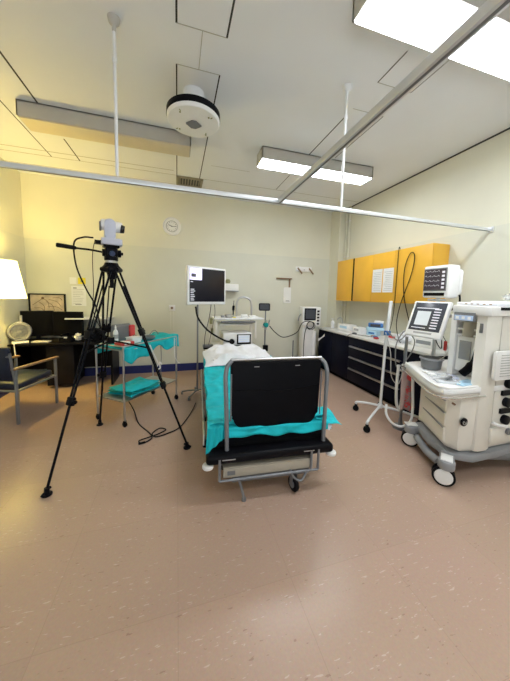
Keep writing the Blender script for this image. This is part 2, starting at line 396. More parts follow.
t = thing('worktop', 'long white worktop along the right wall over dark units', 'worktop', (3.29, 3.8, .87))
MB().b2((3.0, 2.45, .872), (XR-.013, 5.158, .91), bev=.006).build('top', 'worktop', t, True)
MB().b2((XR-.035, 2.45, .91), (XR-.013, 5.158, .99), bev=.004).build('upstand', 'worktop', t, True)
def base_unit(label, y0, y1, drawers, doors):
    t = thing('base_cabinet', label, 'cabinet', (3.3, (y0+y1)/2, 0))
    MB().b2((3.045, y0, .06), (XR-.02, y1, .87)).build('carcass', 'navy_laminate', t, True)
    MB().b2((3.075, y0, 0), (XR-.02, y1, .06)).build('plinth', 'black_matt', t, True)
    if drawers:
        zs = [.07, .36, .56, .76, .865] if drawers == 3 else [.07, .36, .56, .865]
        hz = [.29, .50, .70]
        zz = [.07, .315, .525, .865]
        for k in range(3):
            d = MB().b2((3.025, y0+.004, zz[k]), (3.044, y1-.004, zz[k+1]-.006), bev=.002).build('drawer', 'navy_laminate', t, True)
            h = MB(); ya, yb = y0+.03, y1-.05
            h.b2((2.992, ya, hz[k]-.012), (3.0, yb, hz[k]+.012), bev=.003); h.b2((3.0, ya, hz[k]+.004), (3.025, yb, hz[k]+.012))
            h.build('handle', 'steel', d, True)
    for (a, c_) in doors:
        MB().b2((3.025, a+.004, .07), (3.044, c_-.004, .86), bev=.002).build('door', 'navy_laminate', t, True)
base_unit('dark base cabinet beside the white ventilator at the far end', 4.08, 5.158, 0, [(4.62, 5.155), (4.08, 4.62)])
base_unit('dark drawer unit with three long steel pull handles', 2.86, 4.08, 3, [])
base_unit('dark base cabinet partly hidden behind the drip stand', 2.47, 2.86, 0, [(2.47, 2.86)])

# ------------------------------------------------------------------ things on the worktop
WZ = .911
def on_top(name, label, cat, x, y, rz=0, group=None, z=WZ): return thing(name, label, cat, (x, y, z), rz, group)
t = on_top('bottle', 'white pump bottle in the far corner of the white worktop', 'bottle', 3.25, 4.98)
MB().lathe([(.035, 0), (.038, .01), (.038, .12), (.03, .145), (.012, .155), (.012, .17)], seg=20).build('bottle_body', 'white_plastic', t)
b = MB(); b.cyl((0, 0, .17), (0, 0, .20), .006); b.box((-.02, 0, .202), (.06, .014, .01), bev=.003); b.build('pump', 'white_plastic', t)
t = on_top('tap', 'small bent grey tap standing in the corner of the worktop', 'tap', 3.42, 4.88)
MB().tube(bez([(0, 0, 0), (0, 0, .16), (-.03, 0, .23), (-.1, 0, .22), (-.12, 0, .18)]), .010).build('spout', 'steel', t)
MB().cyl((0, 0, 0), (0, 0, .03), .022).build('tap_base', 'steel', t)
def carton(label, x, y, dx, dy, dz, rz, m_='white_plastic', lid=None):
    t = on_top('carton', label, 'box', x, y, rz)
    MB().b2((-dx/2, -dy/2, 0), (dx/2, dy/2, dz), bev=.003).build('carton_body', m_, t)
    MB().box((-dx/2-.0006, 0, dz*.55), (.001, dy*.6, dz*.4)).build('printed_label', lid or 'pale_blue', t)
carton('white low carton at the far end of the worktop', 3.36, 4.62, .2, .34, .12, .1)
carton('white glove carton with a dark label on the worktop middle', 3.36, 4.22, .16, .26, .11, -.1, lid='faint_ink')
carton('small blue carton on the worktop below the cabinets', 3.40, 3.90, .12, .2, .08, .2, 'pale_blue', 'blue_plastic')
carton('flat white carton against the upstand behind the drip stand', 3.42, 3.42, .18, .28, .09, 0, lid='red_print')
carton('white carton on the worktop behind the machine', 3.40, 2.82, .22, .34, .13, .15, lid='grey_plastic')
for i, (x, y, rz, l) in enumerate(((3.15, 4.35, .3, 'loose white form at the front of the worktop, farthest'), (3.17, 3.85, -.2, 'loose white form at the front of the worktop, middle'), (3.16, 3.30, .15, 'loose white form on the worktop nearest the drip stand'))):
    t = on_top('paper_form', l, 'paper', x, y, rz)
    MB().b2((-.1, -.14, 0), (.1, .14, .002)).build('sheet', 'paper', t)
    k = MB()
    for q in range(7): k.b2((-.08, -.11+q*.03, .002), (.07, -.104+q*.03, .0024))
    k.build('text_lines', 'faint_ink', t)
for i, (x, y, m_, l) in enumerate(((3.12, 4.06, 'ink', 'small dark packet lying on the worktop front, left'), (3.2, 3.62, 'blue_plastic', 'small blue packet on the worktop'), (3.13, 3.52, 'red_plastic', 'small red cap on the worktop edge'), (3.26, 3.74, 'skin_tone_bag', 'crumpled pinkish packet on the worktop'))):
    o = MB().sph((0, 0, .018), .04, (1, 1.3, .42), 12).build('packet', m_); o.location = (x, y, WZ); tag(o, l, 'packet')
t = on_top('cable_lead', 'thin black lead trailing over the worktop edge', 'cable', 3.1, 4.1)
MB().tube(bez([(3.2, 3.7, WZ+.01), (3.1, 3.9, WZ+.012), (3.02, 4.02, WZ+.014), (2.985, 4.08, WZ-.04), (2.985, 4.09, .80)]), .004, 6).build('lead', 'cable', t, True)
# crumpled clear bag
def blob(c, r, sc, amp, seed, seg=26):
    b = MB(); q = bmesh.ops.create_icosphere(b.bm, subdivisions=4, radius=1)
    for v in q['verts']:
        n = v.co.normalized(); k = 1+amp*noise.noise(n*2.6+Vector((seed, 0, 0)))+amp*.5*noise.noise(n*6+Vector((0, seed, 0)))
        v.co = Vector((c[0]+n.x*k*r*sc[0], c[1]+n.y*k*r*sc[1], max(c[2]-r*sc[2]*.72, c[2]+n.z*k*r*sc[2])))
    return b
tag(blob((3.36, 3.12, WZ+.075), .1, (1.1, 1.5, 1), .35, 3).build('plastic_bag', 'white_cloth'), 'crumpled white plastic bag on the worktop behind the monitors', 'bag')

# black cords hanging from the yellow cabinet
t = thing('hanging_cord', 'long black cord hanging over the yellow cabinet door in a loop', 'cord', (3.26, 3.1, 1.4))
MB().tube(bez([(3.27, 3.0, 1.15), (3.268, 3.16, 1.6), (3.265, 3.19, 2.0), (3.265, 3.11, 2.24), (3.265, 3.03, 2.2), (3.266, 3.06, 1.95), (3.27, 3.22, 1.5), (3.27, 3.27, 1.2), (3.25, 3.2, 1.0), (3.2, 3.1, .925)]), .006, 8).build('cord_loop', 'cable', t, True)
t = thing('hanging_cord', 'thin black straight cord hanging down the yellow cabinet door', 'cord', (3.26, 3.33, 1.4))
MB().tube(bez([(3.30, 3.33, 2.345), (3.272, 3.33, 2.33), (3.272, 3.335, 1.8), (3.272, 3.35, 1.3), (3.2, 3.36, .925)]), .005, 8).build('cord_run', 'cable', t, True)

# ================================================================== drip stand
ix, iy = 2.555, 2.72
t = thing('drip_stand', 'white wheeled drip stand in front of the dark drawers', 'stand', (ix, iy, 0))
MB().cyl((0, 0, .15), (.013, 0, .95), .017, seg=16).build('lower_pole', 'white_metal', t)
MB().cyl((.012, 0, .93), (.055, 0, 1.55), .021, seg=16, bev=.004).build('upper_pole', 'white_metal', t)
MB().cyl((0, 0, .15), (0, 0, .2), .028, seg=16).build('hub', 'white_metal', t)
for k, (dx, dy) in enumerate(((2.40-ix, 3.0-iy), (2.14-ix, 2.46-iy), (2.86-ix, 2.40-iy), (2.84-ix, 3.02-iy))):
    v = Vector((dx, dy, 0)); l = MB(); l.tube(bez([(0, 0, .175), (dx*.5, dy*.5, .16), (dx*.97, dy*.97, .13), (dx, dy, .10)], 6), .015); lo = l.build('leg', 'white_metal', t)
    c = MB(); c.cyl((dx-.012, dy-.012, .04), (dx+.012, dy+.012, .04), .04, seg=20, bev=.006); c.b2((dx-.014, dy-.014, .05), (dx+.014, dy+.014, .105), bev=.004); c.build('caster', 'black_plastic', lo)
MB().b2((0, -.03, 1.11), (.06, .03, 1.17), bev=.006).build('clamp', 'blue_plastic', t)
t = thing('infusion_pump', 'blue and white pump box clamped on the drip stand', 'pump', (2.47, 2.80, 1.16), R(-35))
MB().b2((-.11, -.05, 0), (.10, .05, .045), bev=.012).build('pump_base', 'pale_blue', t)
MB().b2((-.09, -.045, .045), (.085, .045, .1), bev=.012).build('pump_body', 'blue_plastic', t)
MB().b2((-.07, -.047, .055), (.05, -.044, .09)).build('pump_screen', 'screen_dark', t)
MB().b2((-.02, -.03, .1), (.09, .03, .13), bev=.01).build('pump_cap', 'white_plastic', t)
t = thing('loose_tubing', 'grey looped tubing hanging beside the drip stand pole', 'tubing', (2.6, 2.66, 1.1))
MB().tube(bez([(2.56, 2.70, 1.17), (2.66, 2.62, 1.06), (2.74, 2.58, 1.14), (2.68, 2.56, 1.18), (2.62, 2.6, 1.0), (2.66, 2.6, .72), (2.78, 2.55, .86), (2.80, 2.5, 1.05), (2.72, 2.5, 1.17)]), .007, 8).build('tube_loop', 'grey_cable', t, True)
MB().tube(bez([(2.55, 2.71, 1.15), (2.60, 2.66, .9), (2.62, 2.64, .6), (2.70, 2.6, .5), (2.74, 2.58, .72), (2.70, 2.55, .98)]), .005, 8).build('tube_thin', 'hose', t, True)

# ================================================================== anaesthesia machine
am = thing('anaesthesia_machine', 'large ivory anaesthesia machine on big casters at the right', 'medical machine', (2.75, 1.9, 0))
def amb(name, b, m_, par=None): return b.build(name, m_, par or am, True)
# base
base = MB(); base.prism([(2.30, 1.62), (2.46, 1.52), (3.25, 1.52), (3.30, 1.6), (3.30, 2.15), (2.5, 2.15), (2.34, 1.86)], .17, .24, bev=.02)
bb = amb('base_plinth', base, 'grey_plastic')
def arm(p, q): return MB().tube(bez([p, ((p[0]+q[0])/2, (p[1]+q[1])/2, .19), q], 6), [.05]*6+[.055]*7, 12)
for (q, p) in (((2.20, 1.56), (2.42, 1.72)), ((2.42, 2.12), (2.6, 2.05))):
    o = MB(); v = Vector((q[0]-p[0], q[1]-p[1], 0)); a = math.atan2(v.y, v.x)
    o.box(((p[0]+q[0])/2, (p[1]+q[1])/2, .19), (v.length+.08, .11, .07), rot=(0, 0, a), bev=.025, seg=3)
    o.cyl((q[0], q[1], .15), (q[0], q[1], .225), .062, seg=24, bev=.01)
    ao = amb('caster_arm', o, 'grey_plastic'); o = MB().box((q[0]+.02, q[1]+.015, .229), (.12, .085, .012), rot=(0, 0, a), bev=.005); amb('arm_pad', o, 'white_plastic', ao)
MBx = MB().tube(bez([(2.43, 2.05, .13), (2.33, 1.85, .11), (2.25, 1.66, .13)], 8), .035, 10); amb('front_bumper', MBx, 'grey_plastic')
def caster(cx, cy, ang, r=.085):
    d = Vector((math.cos(ang), math.sin(ang), 0)); C = Vector((cx, cy, r)); o = MB()
    for s in (-1, 1): o.cyl(C+d*s*.016, C+d*s*.038, r, seg=36, bev=.006)
    o.cyl(C+Vector((0, 0, .03)), C+Vector((0, 0, .075)), .02)
    w_ = amb('caster', o, 'black_plastic')
    for s in (-1, 1): o = MB(); o.cyl(C+d*s*.034, C+d*s*.046, r*.82, r*.74, seg=32, bev=.003); amb('wheel_disc', o, 'white_plastic', w_)
caster(2.19, 1.57, R(-140)); caster(2.42, 2.12, R(-142)); caster(3.22, 1.6, R(-120)); caster(3.22, 2.08, R(-120))
# lower drawer body
P0, P1 = (2.27, 1.625), (2.50, 2.04)
body = MB()
def lay(prof, poly_fn):
    rings = []
    for z, k in prof:
        rings.append([body.bm.verts.new(Vector((x, y, z))) for x, y in poly_fn(k)])
    for a, c_ in zip(rings, rings[1:]):
        n = len(a)
        for i in range(n): body.bm.faces.new((a[i], a[(i+1) % n], c_[(i+1) % n], c_[i]))
    body.bm.faces.new(rings[0][::-1]); body.bm.faces.new(rings[-1])
lay([(.25, .07), (.28, .02), (.33, .0), (.6, -.01), (.80, -.012)], lambda k: [(P0[0]+k+.012, P0[1]+.03+k*.5), (P0[0]+.05+k, 1.57+k*.4), (2.5, 1.55+k*.4), (3.3-k, 1.55+k*.4), (3.3-k, 2.16), (2.56, 2.16), (P1[0]+k, P1[1]+.05)])
amb('lower_body', body, 'cream_plastic')
# drawer fronts follow the left face
dv = Vector((P1[0]-P0[0], P1[1]-P0[1], 0)); dl = dv.length; du = dv.normalized(); dn_ = Vector((-du.y, du.x, 0)); ang = math.atan2(du.y, du.x)
fc = Vector((P0[0], P0[1], 0))+du*(dl*.53)+dn_*.004
for k, (z0, z1) in enumerate(((.31, .455), (.465, .59), (.60, .70), )):
    d = MB().box((fc.x, fc.y, (z0+z1)/2), (dl*.94, .035, z1-z0), rot=(0, 0, ang), bev=.012, seg=3); d = amb('drawer', d, 'cream_plastic')
    h = MB().box((fc.x+dn_.x*.018, fc.y+dn_.y*.018, z1-.006), (dl*.9, .014, .012), rot=(0, 0, ang), bev=.003); amb('drawer_grip', h, 'grey_plastic', d)
# near face badge, keyhole, seams
o = MB(); o.cyl((2.335, 1.552, .55), (2.335, 1.538, .55), .036, seg=28, bev=.003); bd = amb('round_badge', o, 'black_plastic')
o = MB(); o.tor((2.335, 1.537, .55), .02, .003, (0, 1, 0), seg=18, rs=6, a0=.4, a1=4.6); o.box((2.335, 1.537, .55), (.03, .003, .005), rot=(0, .8, 0)); amb('badge_mark', o, 'steel', bd)
amb('lock', MB().cyl((2.262, 1.60, .70), (2.252, 1.575, .70), .009, seg=14), 'brown_wood')
# table shelf with rail
TP = [(2.62, 2.40), (2.52, 2.36), (2.36, 2.10), (2.20, 1.84), (2.105, 1.66), (2.12, 1.58), (2.18, 1.545), (2.55, 1.53), (3.30, 1.53), (3.30, 2.40)]
amb('work_shelf', MB().prism(TP, .795, .845, bev=.014), 'white_plastic')
o = MB().prism([(x+.02 if x < 3 else x, y+.012 if y < 1.6 else y) for x, y in TP], .745, .797, bev=.01); amb('shelf_skirt', o, 'ivory_plastic')
o = MB().tube(bez([(2.60, 2.42, .79), (2.50, 2.37, .785), (2.34, 2.10, .78), (2.18, 1.84, .78), (2.085, 1.66, .78), (2.10, 1.565, .78), (2.18, 1.522, .78), (2.5, 1.51, .78)], 6), .009, 8); amb('shelf_rail', o, 'chrome')
amb('shelf_lip', MB().tube(bez([(2.53, 2.35, .852), (2.37, 2.10, .852), (2.21, 1.84, .852), (2.12, 1.66, .852), (2.135, 1.595, .852), (2.19, 1.56, .852), (2.46, 1.548, .852)], 6), .010, 8), 'white_plastic')
# corner column
cl = MB().prism([(2.455, 1.60), (2.475, 1.535), (2.51, 1.52), (2.60, 1.52), (2.65, 1.535), (2.66, 1.62)], .27, 1.46, bev=.006); cl = amb('corner_column', cl, 'ivory_plastic')
amb('column_slot', MB().b2((2.452, 1.55, 1.31), (2.458, 1.575, 1.39), bev=.002), 'mid_grey', cl)
# tower recess
tw = MB(); tw.b2((2.72, 1.62, .845), (3.30, 1.93, 1.45), bev=.006); tw.b2((2.60, 1.875, .845), (3.30, 1.93, 1.45), bev=.006)
amb('tower', tw, 'white_plastic')
amb('vaporizer_block', MB().b2((2.62, 1.70, .90), (2.73, 1.87, 1.24), bev=.01), 'white_plastic')
amb('module_screen', MB().b2((2.612, 1.735, 1.02), (2.621, 1.84, 1.20), bev=.002), 'grey_plastic')
o = MB(); o.cyl((2.68, 1.775, 1.24), (2.68, 1.775, 1.38), .08, seg=24); amb('canister', o, 'beige_panel')
o = MB(); o.b2((2.618, 1.71, 1.245), (2.74, 1.87, 1.262)); o.b2((2.618, 1.71, 1.30), (2.74, 1.87, 1.318)); amb('canister_band', o, 'white_plastic')
amb('breathing_bag', MB().tube(bez([(2.60, 1.66, 1.32), (2.585, 1.665, 1.12), (2.56, 1.69, .98), (2.54, 1.74, .90)], 6), [.012]*5+[.02]*6+[.035]*8, 12), 'black_vinyl')
# top tray and control strip
tt = MB().prism([(2.61, 1.93), (2.46, 1.78), (2.425, 1.57), (2.46, 1.50), (3.34, 1.50), (3.34, 1.95), (2.66, 1.95)], 1.455, 1.535, bev=.012); amb('top_shelf', tt, 'white_plastic')
amb('top_tray_recess', MB().prism([(2.56, 1.492), (3.3, 1.492), (3.3, 1.506), (2.56, 1.506)], 1.505, 1.53), 'black_plastic')
cp = amb('control_strip', MB().b2((2.418, 1.60, 1.40), (2.44, 1.775, 1.475), bev=.004), 'mid_grey')
amb('control_keys', MB().b2((2.413, 1.61, 1.405), (2.419, 1.765, 1.45)), 'lcd_blue', cp)
o = MB()
for k in range(3): amb('key_cap', MB().b2((2.410, 1.625+k*.05, 1.415), (2.4135, 1.65+k*.05, 1.44)), 'white_plastic', cp)
# near right panel with gauges
pn = amb('gauge_panel', MB().b2((2.66, 1.535, .30), (3.3, 1.56, 1.45), bev=.004), 'ivory_plastic')
for z in (.86, .69, .53):
    g = amb('gauge', MB().cyl((2.80, 1.535, z), (2.80, 1.50, z), .042, seg=24, bev=.004), 'black_plastic', pn)
for z in (.775, .61): amb('gauge_plate', MB().b2((2.735, 1.518, z-.022), (2.86, 1.535, z+.022)), 'black_plastic', pn)
amb('pipe_box', MB().b2((2.62, 1.505, .34), (2.88, 1.535, .47), bev=.008), 'ivory_plastic')
amb('box_knob', MB().cyl((2.82, 1.505, .43), (2.82, 1.485, .43), .03, seg=20, bev=.004), 'mid_grey')
o = MB().tube(bez([(2.64, 1.52, .52), (2.68, 1.485, .505), (2.76, 1.48, .49)], 6), .014); amb('white_lever', o, 'white_plastic')
amb('under_duct', MB().tube([(2.60, 1.60, .2), (3.1, 1.53, .14)], .05, 14), 'mid_grey')
# hanging pale card holder on the near face
t = thing('chart_board', 'white ridged chart box hanging on the machine at the right edge', 'chart box', (2.68, 1.49, 1.045))
MB().prism(rrect(.33, .245, .02), .0, .025, FACEY, bev=.004).build('board', 'white_plastic', t)
k = MB()
for q in range(9): k.b2((-.11, -.0285, -.09+q*.022), (.15, -.025, -.085+q*.022))
k.build('ridges', 'faint_ink', t)
# things on top tray
t = thing('drape_pack', 'folded white pack lying on the top shelf of the machine', 'pack', (2.78, 1.74, 1.536))
MB().b2((-.2, -.2, 0), (.0, .14, .03), bev=.01).build('pack', 'white_cloth', t); MB().b2((-.02, -.2, 0), (.45, .14, .045), bev=.012).build('sleeve', 'white_plastic', t)
k = MB()
for q in range(5): MB().b2((-.202, -.16+q*.05, .010), (-.2, -.14+q*.05, .018)).build('brown_mark', 'wood_arm', t)
tag(blob((3.1, 1.68, 1.62), .07, (2.4, 1, .6), .4, 9).build('plastic_wrap', 'clear_plastic'), 'clear crinkled wrap on the top shelf near the picture edge', 'wrap')
# tray things on work shelf
t = thing('instrument_tray', 'clear tray with a dark laryngoscope on the machine shelf', 'tray', (2.36, 1.78, .847), R(58))
b = MB(); b.b2((-.14, -.085, 0), (.14, .085, .006)); [b.b2((-.14, s*.085-.003, 0), (.14, s*.085+.003, .022)) for s in (-1, 1)]; [b.b2((s*.14-.003, -.085, 0), (s*.14+.003, .085, .022)) for s in (-1, 1)]
b.build('tray_body', 'clear_plastic', t)
t = thing('laryngoscope', 'dark metal laryngoscope lying in the clear tray', 'instrument', (2.33, 1.72, .870), R(20))
MB().cyl((-.02, 0, 0), (.1, 0, 0), .014, seg=14, bev=.003).build('handle', 'mid_grey', t)
MB().tube(bez([(-.02, 0, 0), (-.06, .01, .01), (-.1, .04, .012), (-.12, .08, .004)], 6), .008).build('blade', 'steel', t)
for i, (x, y, rz, l) in enumerate(((2.50, 1.66, .2, 'pale blue packet nearest the corner column on the machine shelf'), (2.52, 1.80, .8, 'lilac packet in front of the machine recess'), (2.40, 1.95, 1.2, 'flat white packet beside the black tub'), (2.40, 1.62, .1, 'flat pale packet at the near edge of the machine shelf'))):
    o = MB().b2((-.07, -.035, 0), (.07, .035, .012), bev=.005).build('packet', ['pale_blue', 'lavender', 'paper', 'pale_blue'][i]); o.location = (x, y, .848); o.rotation_euler = (0, 0, rz); tag(o, l, 'packet')
t = thing('black_tub', 'dark grey bowl-shaped tub on the machine shelf below the monitors', 'tub', (2.60, 2.10, .847))
MB().lathe([(.07, 0), (.09, .01), (.10, .11), (.108, .115), (.095, .112), (.08, .015), (.01, .012)], seg=28).build('tub_body', 'mid_grey', t)
MB().lathe([(.098, .10), (.112, .105), (.112, .118), (.098, .12)], seg=28, cap=False).build('tub_rim', 'grey_plastic', t)
t = thing('red_clip', 'small red clip hanging on a lead above the machine shelf', 'clip', (2.70, 2.04, 1.10))
MB().b2((-.012, -.012, -.05), (.012, .012, .05), bev=.005).build('clip', 'red_plastic', t)
MB().tube(bez([(0, 0, .05), (-.05, .04, .16), (-.1, .1, .25)]), .004, 6).build('lead', 'cable', t)
MB().tube(bez([(0, 0, -.05), (.02, .0, -.1), (-.06, .02, -.16), (-.14, .02, -.2)]), .004, 6).build('tail_lead', 'hose', t)

# ---- monitors on the arm
t = thing('patient_monitor', 'small square white monitor with mauve screen above the tilted one', 'monitor', (2.72, 2.19, 1.60), R(-90))
MB().b2((-.15, -.05, 0), (.15, .10, .345), bev=.02, seg=3).build('casing', 'white_plastic', t)
MB().b2((-.135, .10, .03), (.135, .19, .31), bev=.04, seg=3).build('rear_casing', 'white_plastic', t)
MB().b2((-.138, -.054, .075), (.125, -.049, .315), bev=.004).build('bezel', 'mid_grey', t)
s_ = MB().b2((-.128, -.057, .085), (.115, -.053, .305)).build('screen', 'screen_mauve', t)
k = MB()
for q in range(4):
    z = .28-.05*q; k.tube([(-.12+.012*i, -.058, z+(.012 if i % 4 == 1 else -.004 if i % 4 == 2 else 0)) for i in range(15)], .0013, 4)
for q in range(5): k.b2((.075, -.0585, .10+q*.04), (.105, -.057, .122+q*.04))
k.build('traces', 'screen_text', s_)
MB().b2((-.125, -.053, .022), (.11, -.049, .055)).build('button_strip', 'black_plastic', t)
t = thing('tilted_monitor', 'tilted white flat monitor on the anaesthesia machine arm', 'monitor', (2.54, 2.18, 1.19), R(-84))
t.rotation_euler = (R(-20), R(0), R(-84))
MB().b2((-.20, -.02, -.02), (.20, .02, .39), bev=.014, seg=3).build('casing', 'white_plastic', t)
s_ = MB().b2((-.17, -.024, .05), (.17, -.019, .37), bev=.002).build('screen', 'screen_grey', t)
MB().b2((-.12, -.0255, .11), (.03, -.0242, .27)).build('window', 'screen_pale', s_)
k = MB()
for q in range(8): k.b2((.06, -.0255, .08+q*.03), (.13, -.0242, .092+q*.03))
k.b2((-.14, -.0255, .30), (.1, -.0242, .31)); k.b2((-.14, -.0255, .075), (.02, -.0242, .083)); k.build('readouts', 'screen_text', s_)
MB().b2((-.10, -.022, .016), (.10, -.019, .034)).build('button_row', 'faint_ink', t)
t = thing('monitor_arm', 'grey jointed arm and post behind the two machine monitors', 'arm', (2.82, 2.26, .846))
MB().cyl((0, 0, 0), (0, 0, .80), .020, seg=14).build('post', 'steel', t)
MB().tube([(0, 0, .55), (-.11, -.01, .55)], .016).build('upper_link', 'white_metal', t)
MB().cyl((.02, 0, .55), (.14, -.14, .56), .018).build('side_knob', 'grey_plastic', t)
MB().b2((-.1, -.05, .72), (.05, .05, .745), bev=.004).build('monitor_plate', 'white_metal', t)
MB().tube(bez([(.10, -.05, .85), (.17, -.1, .80), (.15, -.12, .68), (.06, -.1, .62)]), .010).build('power_cable', 'cable', t)
MB().tube(bez([(-.02, -.03, .5), (-.06, -.06, .3), (-.02, -.1, .2), (.02, -.06, .35)]), .005).build('thin_lead', 'cable', t)
# second small arm frame below tilted monitor
t = thing('printed_bag', 'clear bag with red printing hanging left of the anaesthesia machine', 'bag', (2.47, 2.44, .14))
def bagf(u, v):
    x = 2.50+.13*u; y = 2.36-.05*u+.01*math.sin(u*9+v*4); return (x, y, (.74-.46*v)+.015*math.sin(u*5))
sheet(bagf, 18, 26).build('bag_body', 'skin_tone_bag', t, True, solid=.004)
b = MB(); random.seed(5)
for q in range(42):
    u, v = random.uniform(.3, .9), random.uniform(.35, .95); p = bagf(u, v); b.box((p[0], p[1]-.012, p[2]), (random.uniform(.015, .05), .002, .008), rot=(0, random.uniform(-1.2, 1.2), -.3))
p = bagf(.65, .12); b.cyl((p[0], p[1]-.006, p[2]), (p[0]-.004, p[1]-.016, p[2]), .045, seg=18)
b.build('red_printing', 'red_print', t, True)
t = thing('grey_stand_pole', 'slim grey pole standing between drip stand and machine', 'pole', (2.63, 2.46, 0))
MB().cyl((0, 0, .10), (0, 0, 1.13), .017, seg=14).build('pole', 'grey_paint', t)
b = MB(); b.cyl((0, 0, .0), (0, 0, .02), .09, seg=24); b.cyl((0, 0, .02), (0, 0, .12), .03, .018); b.build('foot', 'grey_paint', t)
b = MB(); b.tube(bez([(0, 0, .78), (-.05, -.02, .73), (-.09, -.02, .74), (-.11, 0, .79)], 6), .010); b.build('hook', 'white_plastic', t)
t = thing('white_hose', 'thick white hose looping low between drip stand and machine', 'hose', (2.4, 2.4, .2))
MB().tube(bez([(2.40, 2.46, .32), (2.37, 2.42, .22), (2.38, 2.34, .15), (2.45, 2.27, .13), (2.54, 2.24, .20), (2.58, 2.26, .34), (2.58, 2.28, .55), (2.58, 2.30, .74)]), .014, 10).build('hose', 'white_plastic', t, True)
MB().tube(bez([(2.52, 2.44, .80), (2.49, 2.42, .55), (2.49, 2.40, .34), (2.52, 2.38, .29), (2.56, 2.40, .36), (2.58, 2.42, .6), (2.59, 2.44, .80)]), .017, 10).build('corrugated_hose', 'hose', t, True)

# ================================================================== BED
bed = thing('hospital_trolley_bed', 'wheeled hospital trolley bed with raised black end board', 'bed', (.76, 2.9, 0), 0)
def bp_(name, b, m_, par=None, **k): return b.build(name, m_, par or bed, True, **k)
fr = MB(); fr.b2((.20, 1.85, .305), (1.235, 2.0, .38), bev=.025, seg=3); bp_('end_bumper', fr, 'black_plastic')
fr = MB(); fr.b2((.23, 1.97, .33), (1.20, 3.98, .415), bev=.01); bp_('deck_frame', fr, 'black_matt')
bp_('grip_plate', MB().b2((.32, 1.846, .34), (.42, 1.852, .347), bev=.002), 'steel'); bp_('grip_plate', MB().b2((.97, 1.846, .343), (1.06, 1.852, .35), bev=.002), 'steel')
bp_('mattress', MB().prism([(1.965, .415), (3.96, .50), (3.96, .66), (3.1, .565), (2.8, .543), (1.965, .535)], .245, 1.19, Matrix(((0, 0, 1, 0), (1, 0, 0, 0), (0, 1, 0, 0), (0, 0, 0, 1))), bev=.02), 'black_vinyl')
# end board
brd = []
w0, w1, zt, zb, rc = .385, 1.14, 1.062, .518, .10
brd = [(w0, zt), (w0+.01, zb+rc+.02)]+[(w0+.025+rc-rc*math.cos(R(a)), zb+rc-rc*math.sin(R(a))) for a in range(0, 91, 15)]+[(w1-.025-rc+rc*math.sin(R(a)), zb+rc-rc*math.cos(R(a))) for a in range(0, 91, 15)]+[(w1-.01, zb+rc+.02), (w1, zt)]
Mb = Matrix.Translation((0, 1.98, 0)) @ FACEY
bd_ = bp_('end_board', MB().prism(brd, -.02, .025, Mb, bev=.01), 'black_vinyl')
o = MB(); o.tube(bez([(.41, 1.953, .835), (.60, 1.951, .835), (.70, 1.951, .825), (.80, 1.951, .815), (1.10, 1.953, .85)], 8), .006, 8); bp_('pocket_hem', o, 'black_matt', bd_)
for x in (.57, .91): bp_('stud', MB().b2((x, 1.951, 1.02), (x+.04, 1.956, 1.025)), 'steel', bd_)
bp_('top_bar', MB().tube([(.385, 1.972, 1.078), (1.145, 1.972, 1.078)], .011, 10), 'steel')
for s, x in ((-1, .345), (1, 1.185)):
    pts = [(x-s*.015, 1.92, .375), (x-s*.008, 1.925, .70), (x, 1.935, .92), (x-s*.002, 1.94, .98), (x-s*.016, 1.955, 1.035), (x-s*.05, 1.972, 1.07)]
    bp_('end_post', MB().tube(bez(pts, 6), .017, 12), 'grey_paint')
    bp_('inner_strut', MB().cyl((x-s*.045, 1.95, .60), (x-s*.045, 1.95, .97), .006), 'grey_paint')
# corner roller bumpers
for x in (.215, 1.225): bp_('corner_roller', MB().cyl((x, 1.88, .278), (x, 1.88, .304), .042, seg=24, bev=.006), 'white_plastic')
# base tray and legs
tr = MB(); tr.prism([(.33, 0), (1.06, 0), (1.06, .02), (.33, .02)], 1.87, 3.75, Matrix(((1, 0, 0, 0), (0, 0, 1, 0), (0, 1, 0, .25), (0, 0, 0, 1)))); bp_('tray', tr, 'beige_panel')
o = MB(); o.b2((.33, 1.862, .19), (1.06, 1.88, .265), bev=.006); bp_('end_panel', o, 'beige_panel')
o = MB(); o.tube([(.30, 1.85, .18), (1.10, 1.85, .18)], .009, 8); bp_('lower_bar', o, 'grey_paint')
for x in (.30, 1.04, 1.10): bp_('hanger_bracket', MB().tube([(x, 1.855, .35), (x, 1.855, .18)], .011, 8), 'grey_paint')
bp_('name_plate', MB().b2((.36, 1.855, .215), (.42, 1.863, .245)), 'mid_grey')
bp_('chassis', MB().b2((.55, 2.2, .12), (.95, 3.6, .26), bev=.02), 'mid_grey')
for y in (1.9, 3.55): bp_('axle_beam', MB().b2((.40, y, .115), (1.05, y+.05, .16), bev=.01), 'mid_grey')
def bcast(x, y, r=.06, a=.3):
    d = Vector((math.cos(a), math.sin(a), 0)); C = Vector((x, y, r)); w_ = bp_('caster', MB().cyl(C-d*.014, C+d*.014, r, seg=28, bev=.006), 'black_plastic')
    o = MB(); o.cyl(C-d*.022, C+d*.022, r*.45, seg=18)
    for s in (-1, 1): o.box(C+d*s*.022+Vector((0, .01, .045)), (.006, .035, .12), rot=(0, 0, a))
    o.cyl(C+Vector((0, .01, .09)), C+Vector((0, .01, .16)), .014); bp_('fork', o, 'grey_paint', w_)
bcast(.905, 1.88); bcast(.36, 2.25, .075, .2); bcast(1.08, 3.6); bcast(.42, 3.6)
o = MB(); o.tube(bez([(.44, 1.87, .19), (.47, 1.86, .10), (.49, 1.85, .02)], 5), .011); o.cyl((.49, 1.85, 0), (.49, 1.85, .02), .018); bp_('foot_pedal_arm', o, 'grey_paint')
